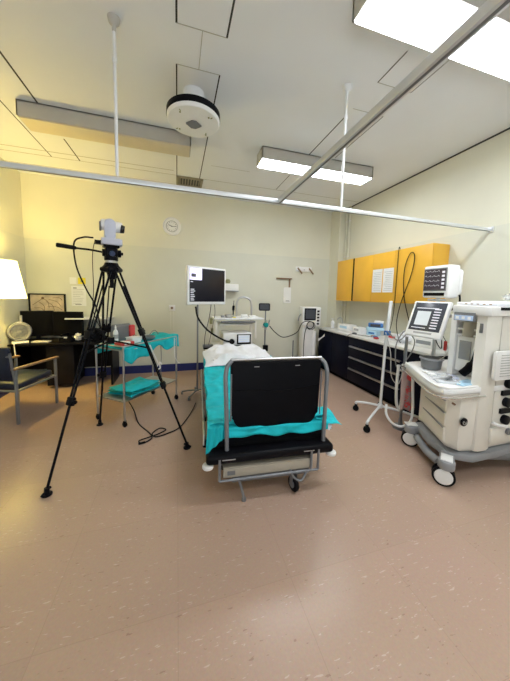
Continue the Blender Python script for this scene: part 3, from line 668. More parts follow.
o = MB(); o.tube(bez([(.86, 1.86, .20), (.89, 1.85, .14), (.95, 1.84, .11), (1.0, 1.85, .17)], 5), .009); bp_('brake_lever', o, 'grey_paint')
# side rails (lowered)
for s, x in ((-1, .19), (1, 1.235)):
    o = MB(); o.tube(bez([(x, 2.05, .36), (x, 2.08, .42), (x, 2.2, .44), (x, 3.6, .50), (x, 3.75, .47), (x, 3.8, .38)], 6), .011, 8)
    o.tube([(x, 2.1, .40), (x, 3.75, .42)], .008, 8)
    for y in (2.3, 2.65, 3.0, 3.35): o.cyl((x, y, .36), (x, y, .47), .008, seg=8)
    bp_('side_rail', o, 'steel')
    for y in (2.1, 2.55, 3.05, 3.6): bp_('rail_mount', MB().box((x+s*-.012, y, .345), (.045, .05, .05), bev=.01), 'black_plastic')
bp_('side_panel', MB().b2((.212, 2.5, .38), (.226, 3.7, .53), bev=.005), 'mid_grey')

# teal drape over the mattress
def lift(y): t = min(1, max(0, (y-2.75)/1.2)); return .135*t*t*(1.6-.6*t)
def wr(x, y, a=.006, f=9): return a*noise.noise(Vector((x*f, y*f*.6, 3)))+a*.5*noise.noise(Vector((x*f*2.3, y*f*2, 7)))
def drape(u, v):
    # u across (left hang -> top -> right hang), v along Y
    y = 1.975+1.80*v
    hl = .12 if v > .12 else .12+.03*(1-v/.12); hr = .06
    W = 1.0; x0 = .228; zz = .562+lift(y); L = hl+W+hr; s = u*L
    if s < hl: x = x0-.006*math.sin(s*20)-.008*noise.noise(Vector((y*6, s*4, 0))); z = zz-(hl-s)
    elif s > hl+W: x = x0+W-.01; z = zz-(s-hl-W)
    else: x = x0+(s-hl)*(W-.01)/W; z = zz-.012*max(0, 1-min(x-x0, x0+W-x)/.04)
    return (x+wr(y, z, .014, 7), y, z+wr(x, y, .024, 8)+.006)
tt_ = thing('teal_drape', 'teal surgical drape spread over the bed mattress', 'drape', (.76, 2.9, .62))
sheet(drape, 60, 70).build('drape_sheet', 'teal_cloth', tt_, True, solid=.003)
def hang(u, v):                    # the part folded down over the near end of the mattress
    x = .33+(1.22-.33)*u; lo = .462+.008*math.sin(u*7)+.006*math.sin(u*23)
    top = .552
    z = top+(lo-top)*v; y = 1.952-.012*v+.008*math.sin(u*17+v*3)+.008*noise.noise(Vector((u*9, v*3, 1)))
    if v < .3: y += .10*(1-v/.3)**2; z = min(z, top+.008)
    return (x, y-.004, z)
sheet(hang, 70, 14).build('end_fold', 'teal_cloth', tt_, True, solid=.003)
def corner(u, v):                  # gathered corner hanging at the near left
    x = .212+.125*u; top = .566; lo = .36+.11*u; z = top+(lo-top)*v
    return (x-.014*v, 1.948+.10*max(0, 1-v/.12)**2-.035*v+.007*math.sin(u*15+v*2), z)
sheet(corner, 22, 20).build('corner_fold', 'teal_cloth', tt_, True, solid=.003)
def flap(u, v):                    # the flap sticking out at the right
    x = 1.12+.24*u; y = 1.955+.26*v-.0*u; return (x, y, .552-.075*u*(1-v*.6)+.008*math.sin(u*9+v*7))
sheet(flap, 16, 16).build('side_flap', 'teal_cloth', tt_, True, solid=.003)
o = blob((1.245, 2.02, .455), .04, (1.1, 1.4, .75), .3, 2).build('swab_pad', 'white_cloth'); tag(o, 'white crumpled pad tucked under the right corner of the drape', 'pad')
# white crumpled sheet on the far end
def ws(u, v):
    x = .225+.99*u; y = 3.42+.62*v; e = min(1, 6*u, 6*(1-u))*min(1, 5*v+.1, 5*(1-v)+.1)
    n_ = noise.noise(Vector((x*3, y*3, 0)))*.5+noise.noise(Vector((x*9, y*8, 4)))*.5
    return (x+.02*math.sin(v*6), y+.02*math.sin(u*7), max(.572+lift(y), .572+lift(y)+e*(.075+.10*n_+.03*math.exp(-((x-.6)/.3)**2))))
b = sheet(ws, 70, 50); tag(b.build('white_sheet', 'white_cloth', solid=.004), 'crumpled white sheet bundled at the far end of the bed', 'sheet')
o = MB().b2((.34, 3.52, .672), (1.12, 3.90, .70), bev=.025, seg=4).build('pillow', 'white_cloth'); tag(o, 'flat pillow covered by the crumpled white sheet', 'pillow')

# turn the bed and what lies on it a few degrees about its near left corner
piv = Matrix.Translation((.2, 1.84, 0)) @ Matrix.Rotation(R(-4.2), 4, 'Z') @ Matrix.Translation((-.2, -1.84, 0))
for o in COL.objects:
    if o.parent is None and o.get('label') and (o.name in ('hospital_trolley_bed', 'teal_drape', 'swab_pad', 'white_sheet', 'pillow')):
        M = piv @ Matrix.LocRotScale(o.location, o.rotation_euler, o.scale); o.location = M.to_translation(); o.rotation_euler = M.to_euler()

# ================================================================== instrument trolley
tr = thing('instrument_trolley', 'steel instrument trolley behind the tripod with a lower shelf', 'trolley', (-.48, 3.76, 0), R(51))
HL, HW = .46, .225
for sx in (-1, 1):
    for sy in (-1, 1):
        l = MB().cyl((sx*HL, sy*HW, .07), (sx*HL, sy*HW, .95), .012, seg=12).build('leg', 'steel', tr)
        c = MB(); c.cyl((sx*HL-.012, sy*HW, .032), (sx*HL+.012, sy*HW, .032), .032, seg=18, bev=.004); c.box((sx*HL, sy*HW, .06), (.03, .02, .035)); c.build('caster', 'black_plastic', l)
for z, nm in ((.90, 'top_shelf'), (.29, 'lower_shelf')):
    b = MB(); b.b2((-HL, -HW, z), (HL, HW, z+.012)); b.build(nm, 'steel', tr)
b = MB()
for s in (-1, 1): b.tube([(-HL, s*HW, .955), (HL, s*HW, .955)], .008); b.tube([(s*HL, -HW, .955), (s*HL, HW, .955)], .008)
b.build('top_rail', 'steel', tr)
def tl(x, y, z): return full_matrix(tr) @ Vector((x, y, z))
dr = thing('trolley_drape', 'teal drape rumpled over the instrument trolley top', 'drape', tl(0, 0, .915))
def td(u, v):
    # across the width: near hang, top, far hang
    hang_n = .13+.05*math.sin(u*8)+.03*math.sin(u*19) ; s = v*(hang_n+.46+.10)
    x = -.46+.96*u
    if s < hang_n: y = -.235-.012*math.sin(u*25); z = .93-(hang_n-s)
    elif s > hang_n+.46: y = .235; z = .93-(s-hang_n-.46)
    else: y = -.23+(s-hang_n); z = .93
    z += .018*noise.noise(Vector((x*8, y*8, 2)))+ (.05*max(0, u-.75)/.25); y += .015*noise.noise(Vector((x*9, z*9, 5)))
    return tl(x, y, z)
sheet(td, 56, 30).build('drape_sheet', 'teal_cloth', dr, True, solid=.003)
pk = thing('drape_pack', 'folded teal drape pack on the trolley lower shelf', 'pack', tl(-.08, 0, .303), R(51))
def pf(k):
    def f(u, v):
        x = -.25+.5*u; y = -.19+.38*v; e = min(1, 5*u, 5*(1-u))*min(1, 5*v, 5*(1-v))
        return (x+.02*math.sin(v*5+k), y+.02*math.sin(u*6+k), k*.028+e*(.022+.025*noise.noise(Vector((x*9, y*9, k*3))))+.004)
    return f
for k in range(3): sheet(pf(k), 30, 24).build('folded_layer', ['teal_cloth', 'dark_teal', 'teal_cloth'][k], pk, solid=.004)
pkb = MB().b2((-.20, -.15, .0), (.20, .15, .055), bev=.02).build('pack_core', 'dark_teal', pk)
def put(name, label, cat, x, y, z=.937, rz=0): return thing(name, label, cat, tl(x, y, z), R(51)+rz)
t = put('red_packet', 'red and white packet at the near corner of the trolley', 'packet', -.33, -.10)
MB().b2((-.10, -.06, 0), (.10, .06, .05), bev=.015).build('packet_body', 'red_plastic', t); MB().b2((-.06, -.061, .012), (.04, .061, .052), bev=.01).build('white_band', 'paper', t)
t = put('spray_bottle', 'tall white bottle with nozzle on the trolley', 'bottle', -.27, .12)
MB().lathe([(.028, 0), (.03, .01), (.03, .13), (.022, .16), (.010, .175), (.010, .20), (.004, .23)], seg=20).build('bottle_body', 'white_plastic', t); MB().cyl((0, 0, .06), (0, 0, .11), .0305, seg=20).build('bottle_label', 'faint_ink', t)
t = put('white_tub', 'low white tub on the trolley beside the red packet', 'tub', -.14, -.04)
MB().b2((-.07, -.06, 0), (.07, .06, .07), bev=.012).build('tub_body', 'white_plastic', t); MB().b2((-.075, -.065, .066), (.075, .065, .078), bev=.004).build('tub_lid', 'white_plastic', t)
t = put('tape_roll', 'roll of dark red tape standing on the trolley', 'tape', -.07, .02, .937)
MB().tor((0, 0, .045), .034, .012, (0, 1, 0)).build('tape_ring', 'brown_wood', t)
t = put('white_squeeze_bottle', 'small slanted white bottle on the trolley near its middle', 'bottle', .0, .0)
MB().cyl((0, 0, .01), (.03, 0, .13), .02, .014, seg=16, bev=.004).build('bottle_body', 'white_plastic', t); MB().cyl((.03, 0, .13), (.037, 0, .155), .008).build('nozzle', 'white_plastic', t)
t = put('dark_red_pouch', 'dark red pouch standing at the back of the trolley', 'pouch', -.02, .12)
MB().b2((-.04, -.025, 0), (.04, .025, .21), bev=.018, seg=3).build('pouch_body', 'red_print', t)
t = put('grey_backrest_bag', 'dark grey rounded bag at the back of the trolley', 'bag', -.14, .17)
MB().b2((-.16, -.04, 0), (.14, .04, .23), bev=.038, seg=4).build('bag_body', 'mid_grey', t)
t = put('black_kidney_dish', 'shallow dark dish with tubing on the right of the trolley', 'dish', .14, .0, .94)
MB().lathe([(.05, 0), (.09, .012), (.1, .04), (.094, .04), (.08, .014), (.01, .01)]).build('dish_body', 'mid_grey', t)
t = put('white_strap', 'white tangled strap hanging off the front of the trolley', 'strap', .0, -.26, .7)
MB().tube(bez([(-.1, -.01, .22), (-.05, -.01, .12), (0, -.015, .02), (.04, -.01, -.06), (.0, -.015, -.1), (.06, -.02, -.12), (.07, -.01, -.04), (.12, 0, -.08)]), .009, 6).build('strap', 'paper', t)
t = put('white_strap', 'short white strap end hanging at the trolley right end', 'strap', .40, -.26, .6)
MB().tube(bez([(0, .02, .34), (-.02, 0, .1), (.0, -.01, .03), (.05, -.01, -.03), (.1, 0, -.05)]), .006, 6).build('strap', 'paper', t)
t = put('clear_tubing', 'grey tubing curving over the right end of the trolley', 'tubing', .3, 0, .95)
MB().tube(bez([(-.12, .02, .03), (0, .05, .09), (.12, .08, .03), (.19, .1, -.1), (.23, .12, -.35), (.22, .12, -.6), (.3, .1, -.9)]), .006, 8).build('tube', 'grey_cable', t)

# floor cable
t = thing('floor_cable', 'black cable coiled on the floor below the trolley', 'cable', (-.2, 3.1, 0))
fc_ = [(-.62, 3.55, .30), (-.52, 3.6, .06), (-.42, 3.3, .008), (-.28, 3.05, .007), (-.24, 2.92, .007), (-.32, 2.84, .007), (-.36, 2.90, .007), (-.2, 2.98, .007), (-.1, 3.05, .016), (-.17, 3.12, .007), (-.24, 3.0, .018), (-.20, 2.93, .012), (-.08, 2.98, .007), (.06, 3.1, .007), (.2, 3.45, .007), (.28, 3.7, .03)]
MB().tube(bez([(a-.03, b_, c_) for a, b_, c_ in fc_]), .0065, 8).build('cable_run', 'cable', t, True)
MB().tube([(-.39, 2.83, .010), (-.33, 2.85, .010)], .011).build('plug', 'cable', t, True)

# ================================================================== tripod and camera
AP = Vector((-.585, 2.75, 1.815))
tp = thing('camera_tripod', 'tall black video tripod standing left of the bed', 'tripod', (AP.x, AP.y, 0))
feet = [Vector((-.972, 2.268, .0)), Vector((.092, 2.648, .0)), Vector((-.885, 3.381, .0))]
mids = []
for F in feet:
    d = (F-AP); h = Vector((d.x, d.y, 0)).normalized(); s = Vector((-h.y, h.x, 0)); top = AP+h*.05+Vector((0, 0, -.04)); F2 = F+Vector((0, 0, .04)); dd = F2-top
    lg = MB()
    for q in (-1, 1): lg.tube([top+s*.055*q, top+dd*.33+s*.030*q], .0095, 10)
    lg.tube([top+s*0+dd*.08, top+dd*.33], .006, 8)
    for q in (-1, 1): lg.tube([top+dd*.30+s*.020*q, top+dd*.64+s*.016*q], .009, 10)
    lg.tube([top+dd*.62, F2], .0105, 10)
    lo = lg.build('leg', 'black_metal', tp, True)
    a = math.atan2(s.y, s.x); tilt = math.atan2(math.hypot(dd.x, dd.y), -dd.z)
    for fr_, w_ in ((.33, .085), (.635, .065)):
        c = top+dd*fr_; k = MB(); k.box((0, 0, 0), (w_, .04, .07), bev=.008)
        M = Matrix.Translation(c) @ Matrix.Rotation(a, 4, 'Z') @ Matrix.Rotation(-tilt if (h.cross(s)).z > 0 else tilt, 4, 'X')
        for v in k.bm.verts: v.co = M @ v.co
        kn = c+h*.0+s*w_*.55; k.cyl(kn, kn+s*.02, .016, seg=14)
        k.build('leg_clamp', 'black_plastic', lo, True)
    k = MB(); k.cyl(F+Vector((0, 0, .0)), F+Vector((0, 0, .014)), .036, seg=20, bev=.004); k.cyl(F+Vector((0, 0, .012)), F+Vector((0, 0, .06)), .02, .017); k.tube([F+Vector((0, 0, .05))+h*-.03, F+Vector((0, 0, .012))+h*.04], .01); k.build('rubber_foot', 'black_plastic', lo, True)
    mids.append(top+dd*.42)
k = MB(); cen = Vector((AP.x-.02, AP.y, 1.12)); k.cyl(cen-Vector((0, 0, .03)), cen+Vector((0, 0, .03)), .03)
for m_ in mids: k.tube([cen, m_], .008, 8)
k.build('spreader', 'black_plastic', tp, True)
k = MB(); k.lathe([(.03, -.12), (.04, -.06), (.075, -.05), (.08, -.01), (.062, .01), (.055, .03)], tuple(AP), seg=28)
for F in feet:
    h = Vector((F.x-AP.x, F.y-AP.y, 0)).normalized(); s = Vector((-h.y, h.x, 0)); p = AP+h*.06-Vector((0, 0, .03)); k.cyl(p-s*.05, p+s*.05, .022, seg=14)
k.cyl(AP-Vector((0, 0, .2)), AP-Vector((0, 0, .1)), .018); k.build('bowl', 'black_metal', tp, True)
k = MB(); k.cyl(AP+Vector((0, 0, .03)), AP+Vector((0, 0, .055)), .05, seg=28); k.build('bowl_ring', 'steel', tp, True)
k = MB(); k.cyl(AP+Vector((0, 0, .05)), AP+Vector((0, 0, .09)), .058, seg=28, bev=.006); k.box(AP+Vector((0, 0, .125)), (.105, .10, .09), rot=(0, 0, .35), bev=.02, seg=3)
k.cyl(AP+Vector((-.07, -.02, .12)), AP+Vector((.08, .02, .12)), .034, seg=20, bev=.006); k.box(AP+Vector((0, 0, .178)), (.13, .10, .022), rot=(0, 0, .35), bev=.005); k.cyl(AP+Vector((.07, .01, .12)), AP+Vector((.095, .02, .12)), .014)
k.build('fluid_head', 'black_metal', tp, True)
k = MB(); k.cyl(AP+Vector((.02, -.057, .11)), AP+Vector((.025, -.066, .11)), .024, seg=20); k.build('head_dial', 'deep_blue', tp, True)
hb = AP+Vector((-.05, -.02, .12)); he = Vector((-.97, 2.62, 1.96))
pb = MB().tube(bez([hb, hb+Vector((-.10, -.03, .012)), hb+(he-hb)*.55, hb+(he-hb)*.62], 5), .009, 10).build('pan_bar', 'black_metal', tp, True)
k = MB().tube([hb+(he-hb)*.60, hb+(he-hb)*.65, hb+(he-hb)*.97, he], [.012, .018, .019, .015], 12); k.build('grip', 'black_plastic', pb, True)
cv = thing('video_camera', 'small white pan and tilt conference camera on top of the tripod', 'camera', (AP.x+.005, AP.y, AP.z+.189), .3)
cv.scale = (1.1, 1.1, 1.1)
MB().prism(rrect(.155, .14, .02), 0, .05, bev=.01).build('camera_base', 'lavender', cv)
MB().prism(rrect(.08, .165, .03), -.035, .045, Matrix.Translation((-.01, .0, .125)) @ FACEY, bev=.012).build('yoke_front', 'lavender', cv)
k = MB(); k.cyl((-.075, .01, .165), (.085, .01, .155), .044, seg=28, bev=.01); k.build('camera_head', 'white_plastic', cv)
k = MB(); k.cyl((.07, -.012, .145), (.1, -.016, .140), .036, .03, seg=24, bev=.004); k.build('lens_ring', 'dark_glass', cv)
k = MB(); k.cyl((-.085, .01, .15), (-.07, .01, .15), .038, seg=24, bev=.004); k.build('side_cap', 'mid_grey', cv)
k = MB().b2((-.12, -.03, .0), (-.07, .03, .03), bev=.006); k.build('cable_plug', 'black_plastic', cv)
t = thing('camera_cable', 'black cable looping down from the tripod camera', 'cable', (-.8, 2.75, 1.2))
MB().tube(bez([(-.72, 2.73, 2.06), (-.80, 2.72, 2.055), (-.87, 2.72, 2.0), (-.865, 2.74, 1.8), (-.80, 2.76, 1.6), (-.74, 2.8, 1.45), (-.72, 2.83, 1.3), (-.70, 2.84, 1.15)]), .007, 8).build('thick_run', 'cable', t, True)
MB().tube(bez([(-.71, 2.74, 2.05), (-.735, 2.74, 1.9), (-.74, 2.76, 1.6), (-.76, 2.8, 1.4), (-.70, 2.82, 1.2)]), .0035, 6).build('thin_run', 'cable', t, True)
t = thing('tripod_bag', 'black cable bundle slung in the tripod legs', 'cable bundle', (-.73, 2.82, 1.05))
k = blob((-.75, 2.83, 1.15), .062, (1.4, 1, .9), .35, 5); k.build('bundle', 'black_matt', t, True)
k = MB(); k.tor((-.74, 2.80, 1.16), .07, .010, (.3, 1, .2)); k.tor((-.77, 2.84, 1.12), .06, .010, (-.3, 1, .5)); k.build('loops', 'cable', t, True)

# ================================================================== endoscopy stack
es = thing('endoscopy_cart', 'cream equipment cart at the head of the bed', 'cart', (.98, 4.55, 0))
b = MB()
for x in (-.40, .36): MB().box((x, .2, .62), (.05, .04, 1.1), bev=.006).build('post', 'cream_plastic', es)
for x in (-.36, .32): MB().box((x, -.22, .98), (.035, .035, .30), bev=.006).build('front_post', 'cream_plastic', es)
b = MB(); b.b2((-.40, -.27, 1.165), (.46, .24, 1.19), bev=.008); b.build('top_shelf', 'white_metal', es)
b = MB(); b.b2((-.28, -.275, 1.115), (.30, -.2, 1.14), bev=.004); b.build('shelf_edge', 'mid_grey', es)
for z in (.68, .38, .12):
    MB().b2((-.40, -.25, z), (.36, .24, z+.025), bev=.006).build('shelf', 'white_metal', es)
MB().b2((-.3, -.2, 1.06), (.28, .2, 1.095), bev=.005).build('keyboard_shelf', 'cream_plastic', es)
for sx in (-.36, .32):
    for sy in (-.2, .2): k = MB(); k.cyl((sx-.02, sy, .05), (sx+.02, sy, .05), .05, seg=20, bev=.006); k.cyl((sx, sy, .05), (sx, sy, .125), .012); k.build('caster', 'black_plastic', es)
MB().tube(bez([(.06, .16, 1.19), (.06, .15, 1.44), (.13, .14, 1.53), (.24, .12, 1.53), (.32, .1, 1.45), (.335, .1, 1.19)], 8), .018, 12).build('curved_handle', 'steel', es)
for q in (((-.42, -.1, .5), (-.38, 0, .56)), ((-.45, -.12, 1.08), (-.405, -.04, 1.17)), ((-.43, -.1, .9), (-.39, -.03, 1.0))): MB().b2(*q, bev=.006).build('cable_clip', 'olive', es)
t = thing('light_source', 'white processor box with a blue screen on the cart shelf', 'processor', (.97, 4.33, .706))
MB().b2((-.24, -.06, 0), (.245, .3, .235), bev=.012).build('casing', 'white_plastic', t)
MB().b2((-.01, -.066, .045), (.235, -.059, .215), bev=.004).build('front_bezel', 'black_plastic', t)
sc_ = MB().b2((.015, -.069, .075), (.21, -.065, .2)).build('screen', 'screen_pale', t)
k = MB()
for q in range(3): k.b2((.02, -.0705, .09+q*.036), (.2, -.069, .098+q*.036))
k.build('screen_rows', 'lcd_blue', sc_)
MB().cyl((-.10, -.06, .10), (-.10, -.12, .10), .042, seg=22, bev=.008).build('connector', 'black_plastic', t)
MB().b2((-.24, -.064, .005), (.245, -.06, .035)).build('lower_strip', 'mid_grey', t)
MB().tube(bez([(-.10, -.12, .10), (-.25, -.16, .14), (-.5, -.22, .30), (-.66, -.24, .50), (-.70, -.22, .68)]), .014, 10).build('light_cable', 'cable', t)
t = thing('lower_processor', 'white processor box on the lower cart shelf', 'processor', (.97, 4.36, .406))
MB().b2((-.24, -.06, 0), (.24, .3, .22), bev=.012).build('casing', 'white_plastic', t); MB().b2((-.2, -.064, .06), (.1, -.059, .17)).build('front_panel', 'mid_grey', t)
# items on top of cart
t = thing('instrument_dish', 'small steel dish with dark instruments on the cart top', 'dish', (.86, 4.45, 1.191))
MB().lathe([(.05, 0), (.075, .01), (.085, .05), (.08, .05), (.06, .012), (.01, .01)]).build('dish_body', 'steel', t)
t = thing('endoscope_handle', 'tall thin black instrument standing on the cart top', 'instrument', (.93, 4.46, 1.191))
MB().tube(bez([(0, 0, 0), (0, 0, .12), (.005, 0, .20), (.01, 0, .29)]), [.012]*15+[.022]*14+[.006]*14, 10).build('handle_body', 'black_plastic', t)
k = MB(); k.cyl((0, 0, 0), (0, 0, .012), .04, seg=18); k.build('stand', 'olive', t)
for i, (x, y, m_, l, d) in enumerate(((1.12, 4.45, 'paper', 'white gauze box on the cart top right', (.11, .08, .05)), (1.26, 4.42, 'white_plastic', 'white low carton at the right end of the cart top', (.12, .09, .035)), (.93, 4.36, 'yellow_paper', 'small yellow label packet on the cart front edge', (.06, .03, .012)), (.74, 4.42, 'grey_plastic', 'grey adaptor on the left of the cart top', (.06, .05, .035)))):
    o = MB().b2((-d[0]/2, -d[1]/2, 0), (d[0]/2, d[1]/2, d[2]), bev=.006).build('carton', m_); o.location = (x, y, 1.191); tag(o, l, 'box')
t = thing('wall_tissue_box', 'white dispenser on the wall right of the big monitor', 'dispenser', (1.02, 5.40, 1.66))
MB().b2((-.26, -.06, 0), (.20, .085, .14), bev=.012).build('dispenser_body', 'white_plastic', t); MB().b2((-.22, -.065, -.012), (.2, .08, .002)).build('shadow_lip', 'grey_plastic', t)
k = blob((-.02, 0, .19), .05, (1.1, .6, .9), .3, 4); k.build('yellow_tissue', 'olive', t)

# ---- big monitor on stand
pL, pR = Vector((.13, 3.92)), Vector((.745, 4.25)); mc = (pL+pR)/2; ma = math.atan2(pR.y-pL.y, pR.x-pL.x); mw = (pR-pL).length
t = thing('surgical_display', 'large white-framed display above the far end of the bed', 'monitor', (mc.x, mc.y, 1.42), ma)
MB().b2((-mw/2, -.02, 0), (mw/2, .035, .565), bev=.015, seg=3).build('frame', 'white_plastic', t)
MB().b2((-mw/2+.08, .035, .1), (mw/2-.08, .075, .46), bev=.02).build('rear_shell', 'white_plastic', t)
sc_ = MB().b2((-mw/2+.035, -.024, .045), (mw/2-.03, -.019, .535), bev=.002).build('screen', 'screen_dark', t)
MB().b2((-mw/2+.037, -.0255, .365), (-mw/2+.24, -.0242, .533)).build('picture_window', 'screen_lit', sc_)
MB().b2((-mw/2+.06, -.0265, .405), (-mw/2+.14, -.0256, .455)).build('picture_subject', 'ink', sc_)
k = MB()
for z, w_ in ((.33, .04), (.22, .06), (.195, .075), (.17, .05), (.14, .06), (.115, .07), (.09, .05), (.065, .06)): k.b2((-mw/2+.05, -.0256, z), (-mw/2+.05+w_, -.0242, z+.012))
k.b2((-mw/2+.165, -.0262, .44), (-mw/2+.225, -.0256, .447)); k.b2((-mw/2+.165, -.0262, .41), (-mw/2+.21, -.0256, .417))
k.build('screen_text', 'screen_text', sc_)
t = thing('display_stand', 'slim grey stand carrying the large white-framed display', 'stand', (.30, 4.10, 0))
MB().cyl((0, 0, .06), (0, 0, 1.52), .013, seg=12).build('pole', 'grey_paint', t); MB().b2((-.02, .0, 1.5), (.14, .03, 1.62), bev=.004).build('mount', 'grey_paint', t)
b = MB()
for a in range(0, 360, 72): b.tube([(0, 0, .08), (.24*math.cos(R(a+20)), .24*math.sin(R(a+20)), .045)], .012); b.cyl((.24*math.cos(R(a+20)), .24*math.sin(R(a+20)), 0), (.24*math.cos(R(a+20)), .24*math.sin(R(a+20)), .04), .02)
b.build('star_base', 'grey_paint', t)
t = thing('thin_hanging_leads', 'thin dark leads hanging below the display to the cart', 'cable', (.5, 4.5, 1.2))
MB().tube(bez([(.52, 4.2, 1.45), (.50, 4.3, 1.2), (.44, 4.35, .9), (.42, 4.3, .62)]), .005, 6).build('lead', 'cable', t, True)
MB().tube(bez([(.58, 4.3, 1.45), (.60, 4.36, 1.25), (.56, 4.4, 1.0), (.50, 4.4, .7)]), .004, 6).build('lead', 'cable', t, True)
t = thing('cable_reel_box', 'dark flat box with a rail at the left of the cart', 'box', (.52, 4.42, .66))
MB().b2((-.11, -.05, .03), (.06, .05, .07), bev=.005).build('box_body', 'mid_grey', t); MB().b2((-.1, -.04, 0), (.05, .04, .03)).build('box_foot', 'black_matt', t)

# ---- pole with black device
t = thing('device_pole', 'slim dark pole stand between cart and white ventilator', 'stand', (1.57, 4.60, 0))
MB().cyl((0, 0, .05), (0, 0, 1.30), .013, seg=12).build('pole', 'grey_paint', t)
b = MB()
for a in range(0, 360, 72): b.tube([(0, 0, .07), (.22*math.cos(R(a)), .22*math.sin(R(a)), .045)], .012); b.cyl((.22*math.cos(R(a)), .22*math.sin(R(a)), 0), (.22*math.cos(R(a)), .22*math.sin(R(a)), .04), .02)
b.build('star_base', 'grey_paint', t)
t = thing('black_device', 'rounded black monitor box on top of the slim pole', 'device', (1.545, 4.60, 1.30), R(-15))
MB().b2((-.105, -.03, 0), (.105, .04, .14), bev=.025, seg=3).build('device_body', 'black_plastic', t); MB().b2((-.085, -.033, .02), (.085, -.029, .12)).build('device_screen', 'screen_dark', t)
t = thing('teal_regulator', 'teal and grey regulator clamped halfway up the slim pole', 'regulator', (1.57, 4.58, 1.04))
MB().cyl((0, -.05, 0), (0, .03, 0), .045, seg=18, bev=.006).build('dial', 'dark_teal', t); k = MB(); k.cyl((-.06, 0, -.04), (.07, -.02, .03), .02); k.cyl((0, -.02, -.09), (0, -.02, .09), .022); k.cyl((.05, -.02, .02), (.07, -.03, .09), .012); k.build('valve_body', 'steel', t)
t = thing('black_battery_box', 'small black box low on the slim pole', 'box', (1.57, 4.58, .55))
MB().b2((-.04, -.04, 0), (.05, .02, .11), bev=.008).build('box_body', 'black_plastic', t)
t = thing('draped_cable', 'dark cable draped from the slim pole to the ventilator', 'cable', (2.0, 4.7, 1.0))
MB().tube(bez([(1.64, 4.56, 1.02), (1.76, 4.58, .90), (1.92, 4.6, .80), (2.1, 4.62, .82), (2.26, 4.64, .90), (2.36, 4.68, 1.05), (2.5, 4.72, 1.09), (2.66, 4.76, 1.06)]), .008, 8).build('cable_run', 'cable', t, True)

# ================================================================== white ventilator machine
vx, vy = 2.74, 5.1
vt = thing('ventilator', 'tall white ventilator machine standing in the back right corner', 'medical machine', (vx, vy, 0), R(-8))
MB().b2((-.17, -.10, .16), (.10, .14, 1.05), bev=.03, seg=3).build('column', 'white_plastic', vt)
MB().b2((-.185, -.13, .95), (.215, .14, 1.36), bev=.025, seg=3).build('head', 'white_plastic', vt)
MB().b2((-.155, -.137, 1.08), (.10, -.128, 1.335), bev=.006).build('bezel', 'black_plastic', vt)
MB().b2((-.13, -.141, 1.11), (.08, -.136, 1.31)).build('screen', 'screen_grey', vt)
k = MB()
for q in range(5): k.b2((.125, -.14, .99+q*.066), (.175, -.128, 1.03+q*.066), bev=.005)
k.build('button_column', 'black_plastic', vt)
MB().prism([(-.1, .97), (.1, .97), (.08, 1.07), (-.08, 1.07)], .13, .15, FACEY, bev=.003).build('lower_panel', 'ivory_plastic', vt)
MB().b2((.04, -.12, .2), (.13, .12, .85), bev=.02).build('side_module', 'white_plastic', vt)
MB().b2((-.24, -.2, .08), (.24, .2, .16), bev=.03).build('base', 'grey_plastic', vt)
for sx in (-.2, .2):
    for sy in (-.16, .16): k = MB(); k.cyl((sx-.015, sy, .045), (sx+.015, sy, .045), .045, seg=18, bev=.005); k.build('caster', 'black_plastic', vt)
k = MB(); k.tor((-.03, -.17, .98), .075, .009, (0, 1, .1)); k.tor((-.02, -.18, .97), .085, .006, (.2, 1, 0)); k.tube(bez([(-.10, -.16, .95), (-.14, -.16, .8), (-.15, -.15, .5), (-.14, -.15, .25)]), .008); k.build('hose_loop', 'cable', vt)
MB().tube(bez([(-.185, 0, 1.2), (-.24, -.04, 1.15), (-.26, -.06, 1.06)], 6), .012).build('side_handle', 'grey_plastic', vt)
t = thing('loose_paper', 'white paper strip curling from the side of the ventilator', 'paper', (2.98, 4.96, .75))
sheet(lambda u, v: (2.88+.20*u, 4.93-.02*math.sin(u*3), .62+.16*u+.07*v+.02*math.sin(v*3+u*4)), 10, 8).build('strip', 'paper', t, True, solid=.002)
t = thing('suction_tubing', 'thin dark pole beside the ventilator on its left', 'pole', (2.43, 5.2, 0))
MB().cyl((0, 0, .02), (0, 0, .62), .012).build('pole', 'mid_grey', t); MB().cyl((0, 0, 0), (0, 0, .02), .07, seg=20).build('foot', 'mid_grey', t)

# ================================================================== things on the back wall
YW = YB-.0125
t = thing('wall_clock', 'round white wall clock high on the back wall', 'clock', (-.095, YB-.001, 2.87))
MB().lathe([(.172, 0), (.172, .03), (.165, .038), (.15, .03), (.145, .02)], axis=(0, -1, 0), seg=40).build('rim', 'white_plastic', t)
MB().cyl((0, -.016, 0), (0, -.022, 0), .147, seg=36).build('dial', 'white_plastic', t)
k = MB()
for h in range(12): a = R(30*h); k.box((.080*math.sin(a), -.0235, .080*math.cos(a)), (.007, .002, .016), rot=(0, a, 0))
k.build('hour_marks', 'ink', t)
k = MB(); k.box((-.03, -.026, .012), (.07, .003, .010), rot=(0, .4, 0)); k.box((.035, -.027, .0), (.085, .003, .008), rot=(0, -.12, 0)); k.cyl((0, -.022, 0), (0, -.03, 0), .01, seg=12); k.build('hands', 'ink', t)
MB().tor((0, -.024, 0), .103, .006, (0, 1, 0), rs=6).build('inner_ring', 'faint_ink', t)
t = thing('wall_hook_plate', 'white wall plate with two brown slanting pegs', 'hook plate', (2.755, YW, 2.19))
MB().b2((-.20, -.03, -.05), (.19, 0, .055), bev=.008).build('plate', 'white_plastic', t)
for x in (-.16, .12): MB().tube([(x, -.03, .03), (x+.10, -.06, -.10)], .016, 10).build('peg', 'wood_arm', t)
MB().cyl((.0, -.03, -.01), (.0, -.036, -.01), .009).build('screw', 'mid_grey', t)
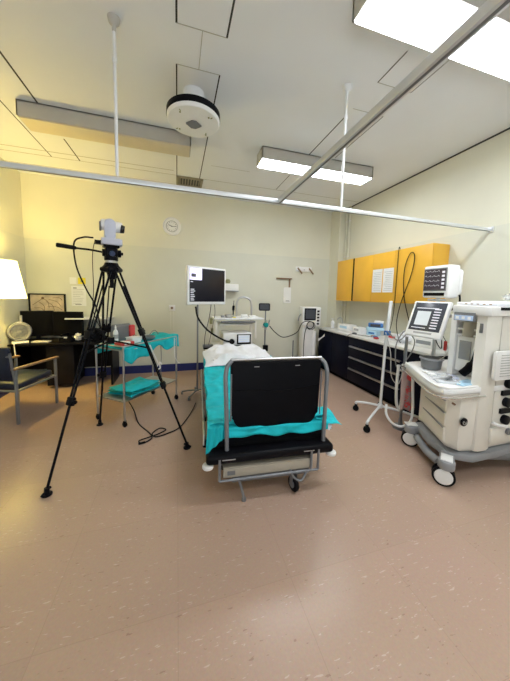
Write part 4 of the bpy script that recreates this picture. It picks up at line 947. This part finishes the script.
t = thing('clipboard_ledge', 'brown wooden ledge and batten on the back wall', 'ledge', (2.28, YW, 1.965))
MB().b2((-.18, -.05, -.012), (.18, 0, .012), bev=.003).build('ledge', 'brown_wood', t); MB().b2((.12, -.02, -.22), (.15, 0, -.012)).build('batten', 'wood_arm', t)
t = thing('wall_notice', 'narrow white notice hanging below the brown ledge', 'notice', (2.37, YW, 1.585))
MB().b2((-.075, -.025, -.15), (.075, -.021, .19)).build('sheet', 'paper', t); MB().b2((-.04, -.028, -.12), (.05, -.025, -.108)).build('dark_line', 'ink', t)
MB().b2((-.085, -.021, -.16), (.085, -.0, .18)).build('backing_board', 'white_plastic', t)
def socket(label, x, z, dark):
    t = thing('wall_socket', label, 'socket', (x, YW, z)); MB().b2((-.06, -.012, -.06), (.06, 0, .06), bev=.004).build('plate', 'white_plastic' if dark else 'cream_plastic', t)
    if dark: MB().cyl((0, -.012, 0), (0, -.045, 0), .024, seg=18).build('plug', 'brown_wood', t)
    else: MB().b2((-.03, -.014, -.03), (.03, -.012, .03)).build('socket_face', 'beige_panel', t)
    return t
t = socket('white wall socket with dark plug right of the tripod', -.10, 1.29, True)
k = MB(); k.tube([(-.03, -.02, -.05), (-.035, -.015, -.42)], .004, 6); k.tube([(.03, -.02, -.05), (.03, -.015, -.45)], .004, 6); k.build('flex', 'cream_plastic', t)
socket('beige wall socket behind the tripod above the desk', -1.69, 1.0, False)
# notices on the left
t = thing('wall_notice', 'white printed page on the wall left of the tripod', 'notice', (-1.71, YW, 1.50))
MB().b2((-.115, -.003, -.19), (.115, 0, .17)).build('sheet', 'paper', t)
k = MB()
for q in range(9): k.b2((-.09, -.004, -.15+q*.032), (-.09+random.uniform(.08, .18), -.003, -.144+q*.032))
k.build('text_lines', 'faint_ink', t); k = MB(); k.b2((-.085, -.0045, .125), (-.03, -.003, .14)); k.b2((-.06, -.0045, -.17), (.04, -.003, -.16)); k.build('heading', 'ink', t)
t = thing('wall_notice', 'small yellow card above the printed page', 'notice', (-1.655, YW, 1.76)); MB().b2((-.06, -.003, -.055), (.06, 0, .06)).build('sheet', 'yellow_paper', t); MB().b2((-.02, -.004, -.02), (.03, -.003, .015)).build('symbol', 'olive', t)
t = thing('wall_notice', 'small cream card left of the yellow card', 'notice', (-1.79, YW, 1.76)); MB().b2((-.055, -.003, -.055), (.05, 0, .06)).build('sheet', 'paper', t)
# framed picture
t = thing('framed_picture', 'dark framed brown sketch propped above the computer monitors', 'picture', (-2.19, YW, 1.32), 0)
W2, H2 = .275, .20
k = MB(); k.b2((-W2, -.03, -H2), (W2, 0, -H2+.02)); k.b2((-W2, -.03, H2-.02), (W2, 0, H2)); k.b2((-W2, -.03, -H2), (-W2+.022, 0, H2)); k.b2((W2-.022, -.03, -H2), (W2, 0, H2)); k.build('frame', 'black_plastic', t)
MB().b2((-W2+.02, -.012, -H2+.018), (W2-.02, -.004, H2-.018)).build('artwork', 'sepia', t)
k = MB(); random.seed(3)
k.sph((-.07, -.013, .12), .022, (1, .1, 1), 12)
for q, (ax, az, bx, bz) in enumerate(((-.07, .12, -.22, .0), (-.07, .12, .02, -.05), (.02, .1, .2, -.02), (-.02, .06, .1, -.1), (.0, -.02, .22, -.09), (-.12, .05, -.05, -.12), (.08, .13, .22, .09), (-.2, -.05, -.06, -.1))):
    mx_, mz_ = (ax+bx)/2+.03, (az+bz)/2+.02; k.tube(bez([(ax, -.014, az), (mx_, -.014, mz_), (bx, -.014, bz)], 6), .0035, 5)
k.build('sketch_strokes', 'sepia_dark', t)
# small wall shelf with paper
t = thing('wall_shelf', 'thin white shelf on the wall behind the tripod', 'shelf', (-1.50, YW, 1.10)); MB().prism([(-.42, -.04), (-.30, -.42), (.36, -.42), (.36, 0), (-.42, 0)], 0, .016, bev=.003).build('board', 'white_plastic', t)
k = MB(); k.b2((-.3, -.2, -.05), (-.285, 0, 0)); k.b2((.28, -.2, -.05), (.295, 0, 0)); k.build('bracket', 'steel', t)

# ================================================================== desk
dk = thing('desk', 'dark desk along the back wall at the far left', 'desk', (-1.85, 5.15, 0))
MB().b2((XL+.035, 4.80, .715), (-1.02, 5.45, .745), bev=.004).build('desktop', 'desk', dk, True)
MB().b2((XL+.04, 5.36, .2), (-1.06, 5.38, .715)).build('modesty_panel', 'desk_panel', dk, True)
MB().b2((-2.0, 4.86, .05), (-1.62, 5.35, .712), bev=.004).build('pedestal', 'desk_panel', dk, True)
for x in (-1.08, XL+.05): MB().b2((x, 4.85, 0), (x+.03, 5.36, .715)).build('side_leg', 'desk', dk, True)
DZ = .746
def deskmon(label, x, y, rz, w_=.46, h=.40):
    t = thing('computer_monitor', label, 'monitor', (x, y, DZ), rz)
    MB().b2((-w_/2, -.02, .06), (w_/2, .02, .06+h), bev=.008).build('casing', 'black_plastic', t); MB().b2((-w_/2+.015, -.023, .08), (w_/2-.015, -.019, .045+h)).build('screen', 'black_matt', t)
    k = MB(); k.b2((-.03, .0, .01), (.03, .03, .2)); k.b2((-.11, -.06, 0), (.11, .09, .014), bev=.005); k.build('stand', 'black_plastic', t)
deskmon('black computer monitor on the desk behind the white fan', -2.24, 5.22, R(14), .44, .43); deskmon('black computer monitor on the desk beside the wall papers', -1.79, 5.2, R(-4), .46, .42)
t = thing('desk_fan', 'small round white fan heater on the desk corner', 'fan', (-2.345, 4.90, DZ), R(25))
k = MB(); k.tor((0, -.01, .185), .125, .022, (0, 1, 0), seg=36, rs=10); k.lathe([(.145, 0), (.15, .03), (.14, .09), (.08, .11)], (0, .0, .185), (0, 1, 0)); k.build('housing', 'fan_grey', t)
k = MB()
for q in range(1, 6): k.tor((0, -.028, .185), .022*q, .0028, (0, 1, 0), seg=28, rs=5)
for q in range(12): a = R(30*q); k.cyl((.02*math.cos(a), -.028, .185+.02*math.sin(a)), (.125*math.cos(a), -.026, .185+.125*math.sin(a)), .0025, seg=6)
k.cyl((0, -.034, .185), (0, -.02, .185), .03, seg=20); k.build('grille', 'fan_grey', t)
k = MB()
for q in range(5):
    a = R(72*q); k.box((.06*math.cos(a), -.008, .185+.06*math.sin(a)), (.085, .004, .05), rot=(.3, -a, 0))
k.build('blades', 'grey_plastic', t)
k = MB(); k.b2((-.1, -.05, 0), (.1, .08, .035), bev=.012); k.build('fan_base', 'white_plastic', t)
k = MB(); k.b2((-.03, -.01, .31), (.03, .05, .335), bev=.008); k.build('carry_handle', 'white_plastic', t)
t = thing('white_cable', 'white lead hanging from the fan over the desk edge', 'cable', (-2.37, 4.79, .7)); MB().tube(bez([(-2.40, 4.87, .765), (-2.38, 4.81, .757), (-2.37, 4.785, .74), (-2.36, 4.785, .55), (-2.37, 4.79, .4)]), .007, 8).build('lead', 'white_plastic', t, True)
t = thing('keyboard_rest', 'grey domed rest lying on the desk right of the fan', 'wrist rest', (-2.08, 4.93, DZ)); MB().b2((-.12, -.06, 0), (.12, .06, .028), bev=.013, seg=3).build('rest', 'faint_ink', t)
t = thing('telephone', 'black desk telephone with a white label on the desk', 'telephone', (-1.73, 5.03, DZ), R(-15))
MB().prism([(-.1, 0), (.1, 0), (.1, .03), (-.1, .07)], -.1, .1, Matrix(((0, 0, 1, 0), (1, 0, 0, 0), (0, 1, 0, 0), (0, 0, 0, 1))), bev=.006).build('phone_body', 'black_plastic', t); MB().tube(bez([(-.07, -.09, .10), (-.07, 0, .11), (-.07, .09, .10)], 6), .018).build('handset', 'black_plastic', t)
MB().b2((-.02, -.105, .06), (.03, -.095, .08)).build('white_label', 'paper', t)
tag(blob((-1.60, 5.02, DZ+.06), .055, (.9, .8, 1.2), .4, 11).build('paper_bag', 'cream_plastic'), 'crumpled cream paper bag on the desk behind the tripod', 'bag')
tag(MB().b2((-1.48, 4.9, DZ), (-1.2, 5.1, DZ+.19), bev=.02).build('black_case', 'black_plastic'), 'black equipment case on the right end of the desk', 'case')
tag(MB().b2((-2.46, 5.14, DZ+.001), (-2.42, 5.40, DZ+.42), bev=.004).build('file_board', 'faint_ink'), 'pale board leaning in the desk corner beside the monitor', 'board')

# ================================================================== armchair
ch = thing('armchair', 'grey metal framed armchair with navy seat and wooden arms', 'chair', (-1.97, 3.98, 0), R(-16))
def cl_(sx):
    b = MB(); x = sx*.27
    b.box((x, -.30, .34), (.028, .028, .68), bev=.006); b.box((x, .31, .31), (.028, .028, .62), bev=.006)
    return b
for sx in (-1, 1):
    x = sx*.27
    for y, h in ((-.30, .655), (.31, .64)): MB().box((x, y, h/2), (.03, .03, h), bev=.007).build('leg', 'grey_paint', ch)
    MB().box((x, .005, .40), (.026, .60, .026), bev=.005).build('side_rail', 'grey_paint', ch)
    MB().box((x, .01, .66), (.052, .70, .028), rot=(R(-1), 0, 0), bev=.012).build('arm', 'wood_arm', ch)
MB().box((0, .02, .44), (.50, .54, .085), rot=(R(3), 0, 0), bev=.03, seg=3).build('seat', 'navy_seat', ch)
MB().box((0, -.31, .72), (.50, .07, .42), rot=(R(10), 0, 0), bev=.03, seg=3).build('backrest', 'navy_seat', ch)
k = MB()
for s in (-1, 1): k.tube([(s*.27, -.30, .4), (s*.27, -.36, .86)], .013)
k.tube([(-.27, -.35, .82), (.27, -.35, .82)], .013); k.build('back_frame', 'grey_paint', ch)
for y in (-.30, .31): MB().tube([(-.27, y, .40), (.27, y, .40)], .013).build('cross_rail', 'grey_paint', ch)

# ================================================================== floor lamp
lx, ly = -2.235, 4.32
t = thing('wall_lamp', 'lit wall lamp with cream conical shade at the left edge', 'lamp', (lx, ly, 1.46))
k = MB(); k.lathe([(.25, 0.0), (.165, .50)], seg=56, cap=False); k.build('lamp_shade', 'shade_glow', t, solid=.003)
MB().tube([(XL+.015-lx, 0, .25), (-.1, 0, .25), (0, 0, .2)], .012, 10).build('wall_arm', 'lamp_body', t); MB().cyl((XL+.013-lx, 0, .25), (XL+.035-lx, 0, .25), .05, seg=24).build('wall_rose', 'lamp_body', t)
MB().cyl((0, 0, .12), (0, 0, .2), .022).build('bulb_holder', 'lamp_body', t); MB().sph((0, 0, .27), .035).build('bulb', 'shade_glow', t)
pl = bpy.data.lights.new('lamp_bulb_light', 'POINT'); pl.energy = 44; pl.color = (1.0, .74, .22); pl.shadow_soft_size = .08
po = bpy.data.objects.new('lamp_bulb_light', pl); COL.objects.link(po); po.location = (lx, ly, 1.86)

# ------------------------------------------------------------------ groups of repeats
GROUPS = {'ceiling_light': 'strip light boxes on the ceiling', 'curtain_rail': 'curtain rails below the ceiling', 'hanger_rod': 'rods holding the curtain rail', 'wall_cabinet': 'yellow wall cabinets',
    'notice_sheet': 'sheets taped on the yellow cabinets', 'base_cabinet': 'dark units below the worktop', 'carton': 'cartons on worktop and cart', 'paper_form': 'loose forms on the worktop',
    'packet': 'small packets', 'hanging_cord': 'black cords over the yellow cabinets', 'wall_socket': 'wall sockets', 'wall_notice': 'notices on the back wall', 'computer_monitor': 'black computer monitors on the desk',
    'service_pipe': 'pipes in the corner', 'white_strap': 'white straps on the trolley'}
for o in COL.objects:
    if o.parent is None and o.get('label'):
        g = GROUPS.get(o.name.split('.')[0])
        if g and 'group' not in o: o['group'] = g
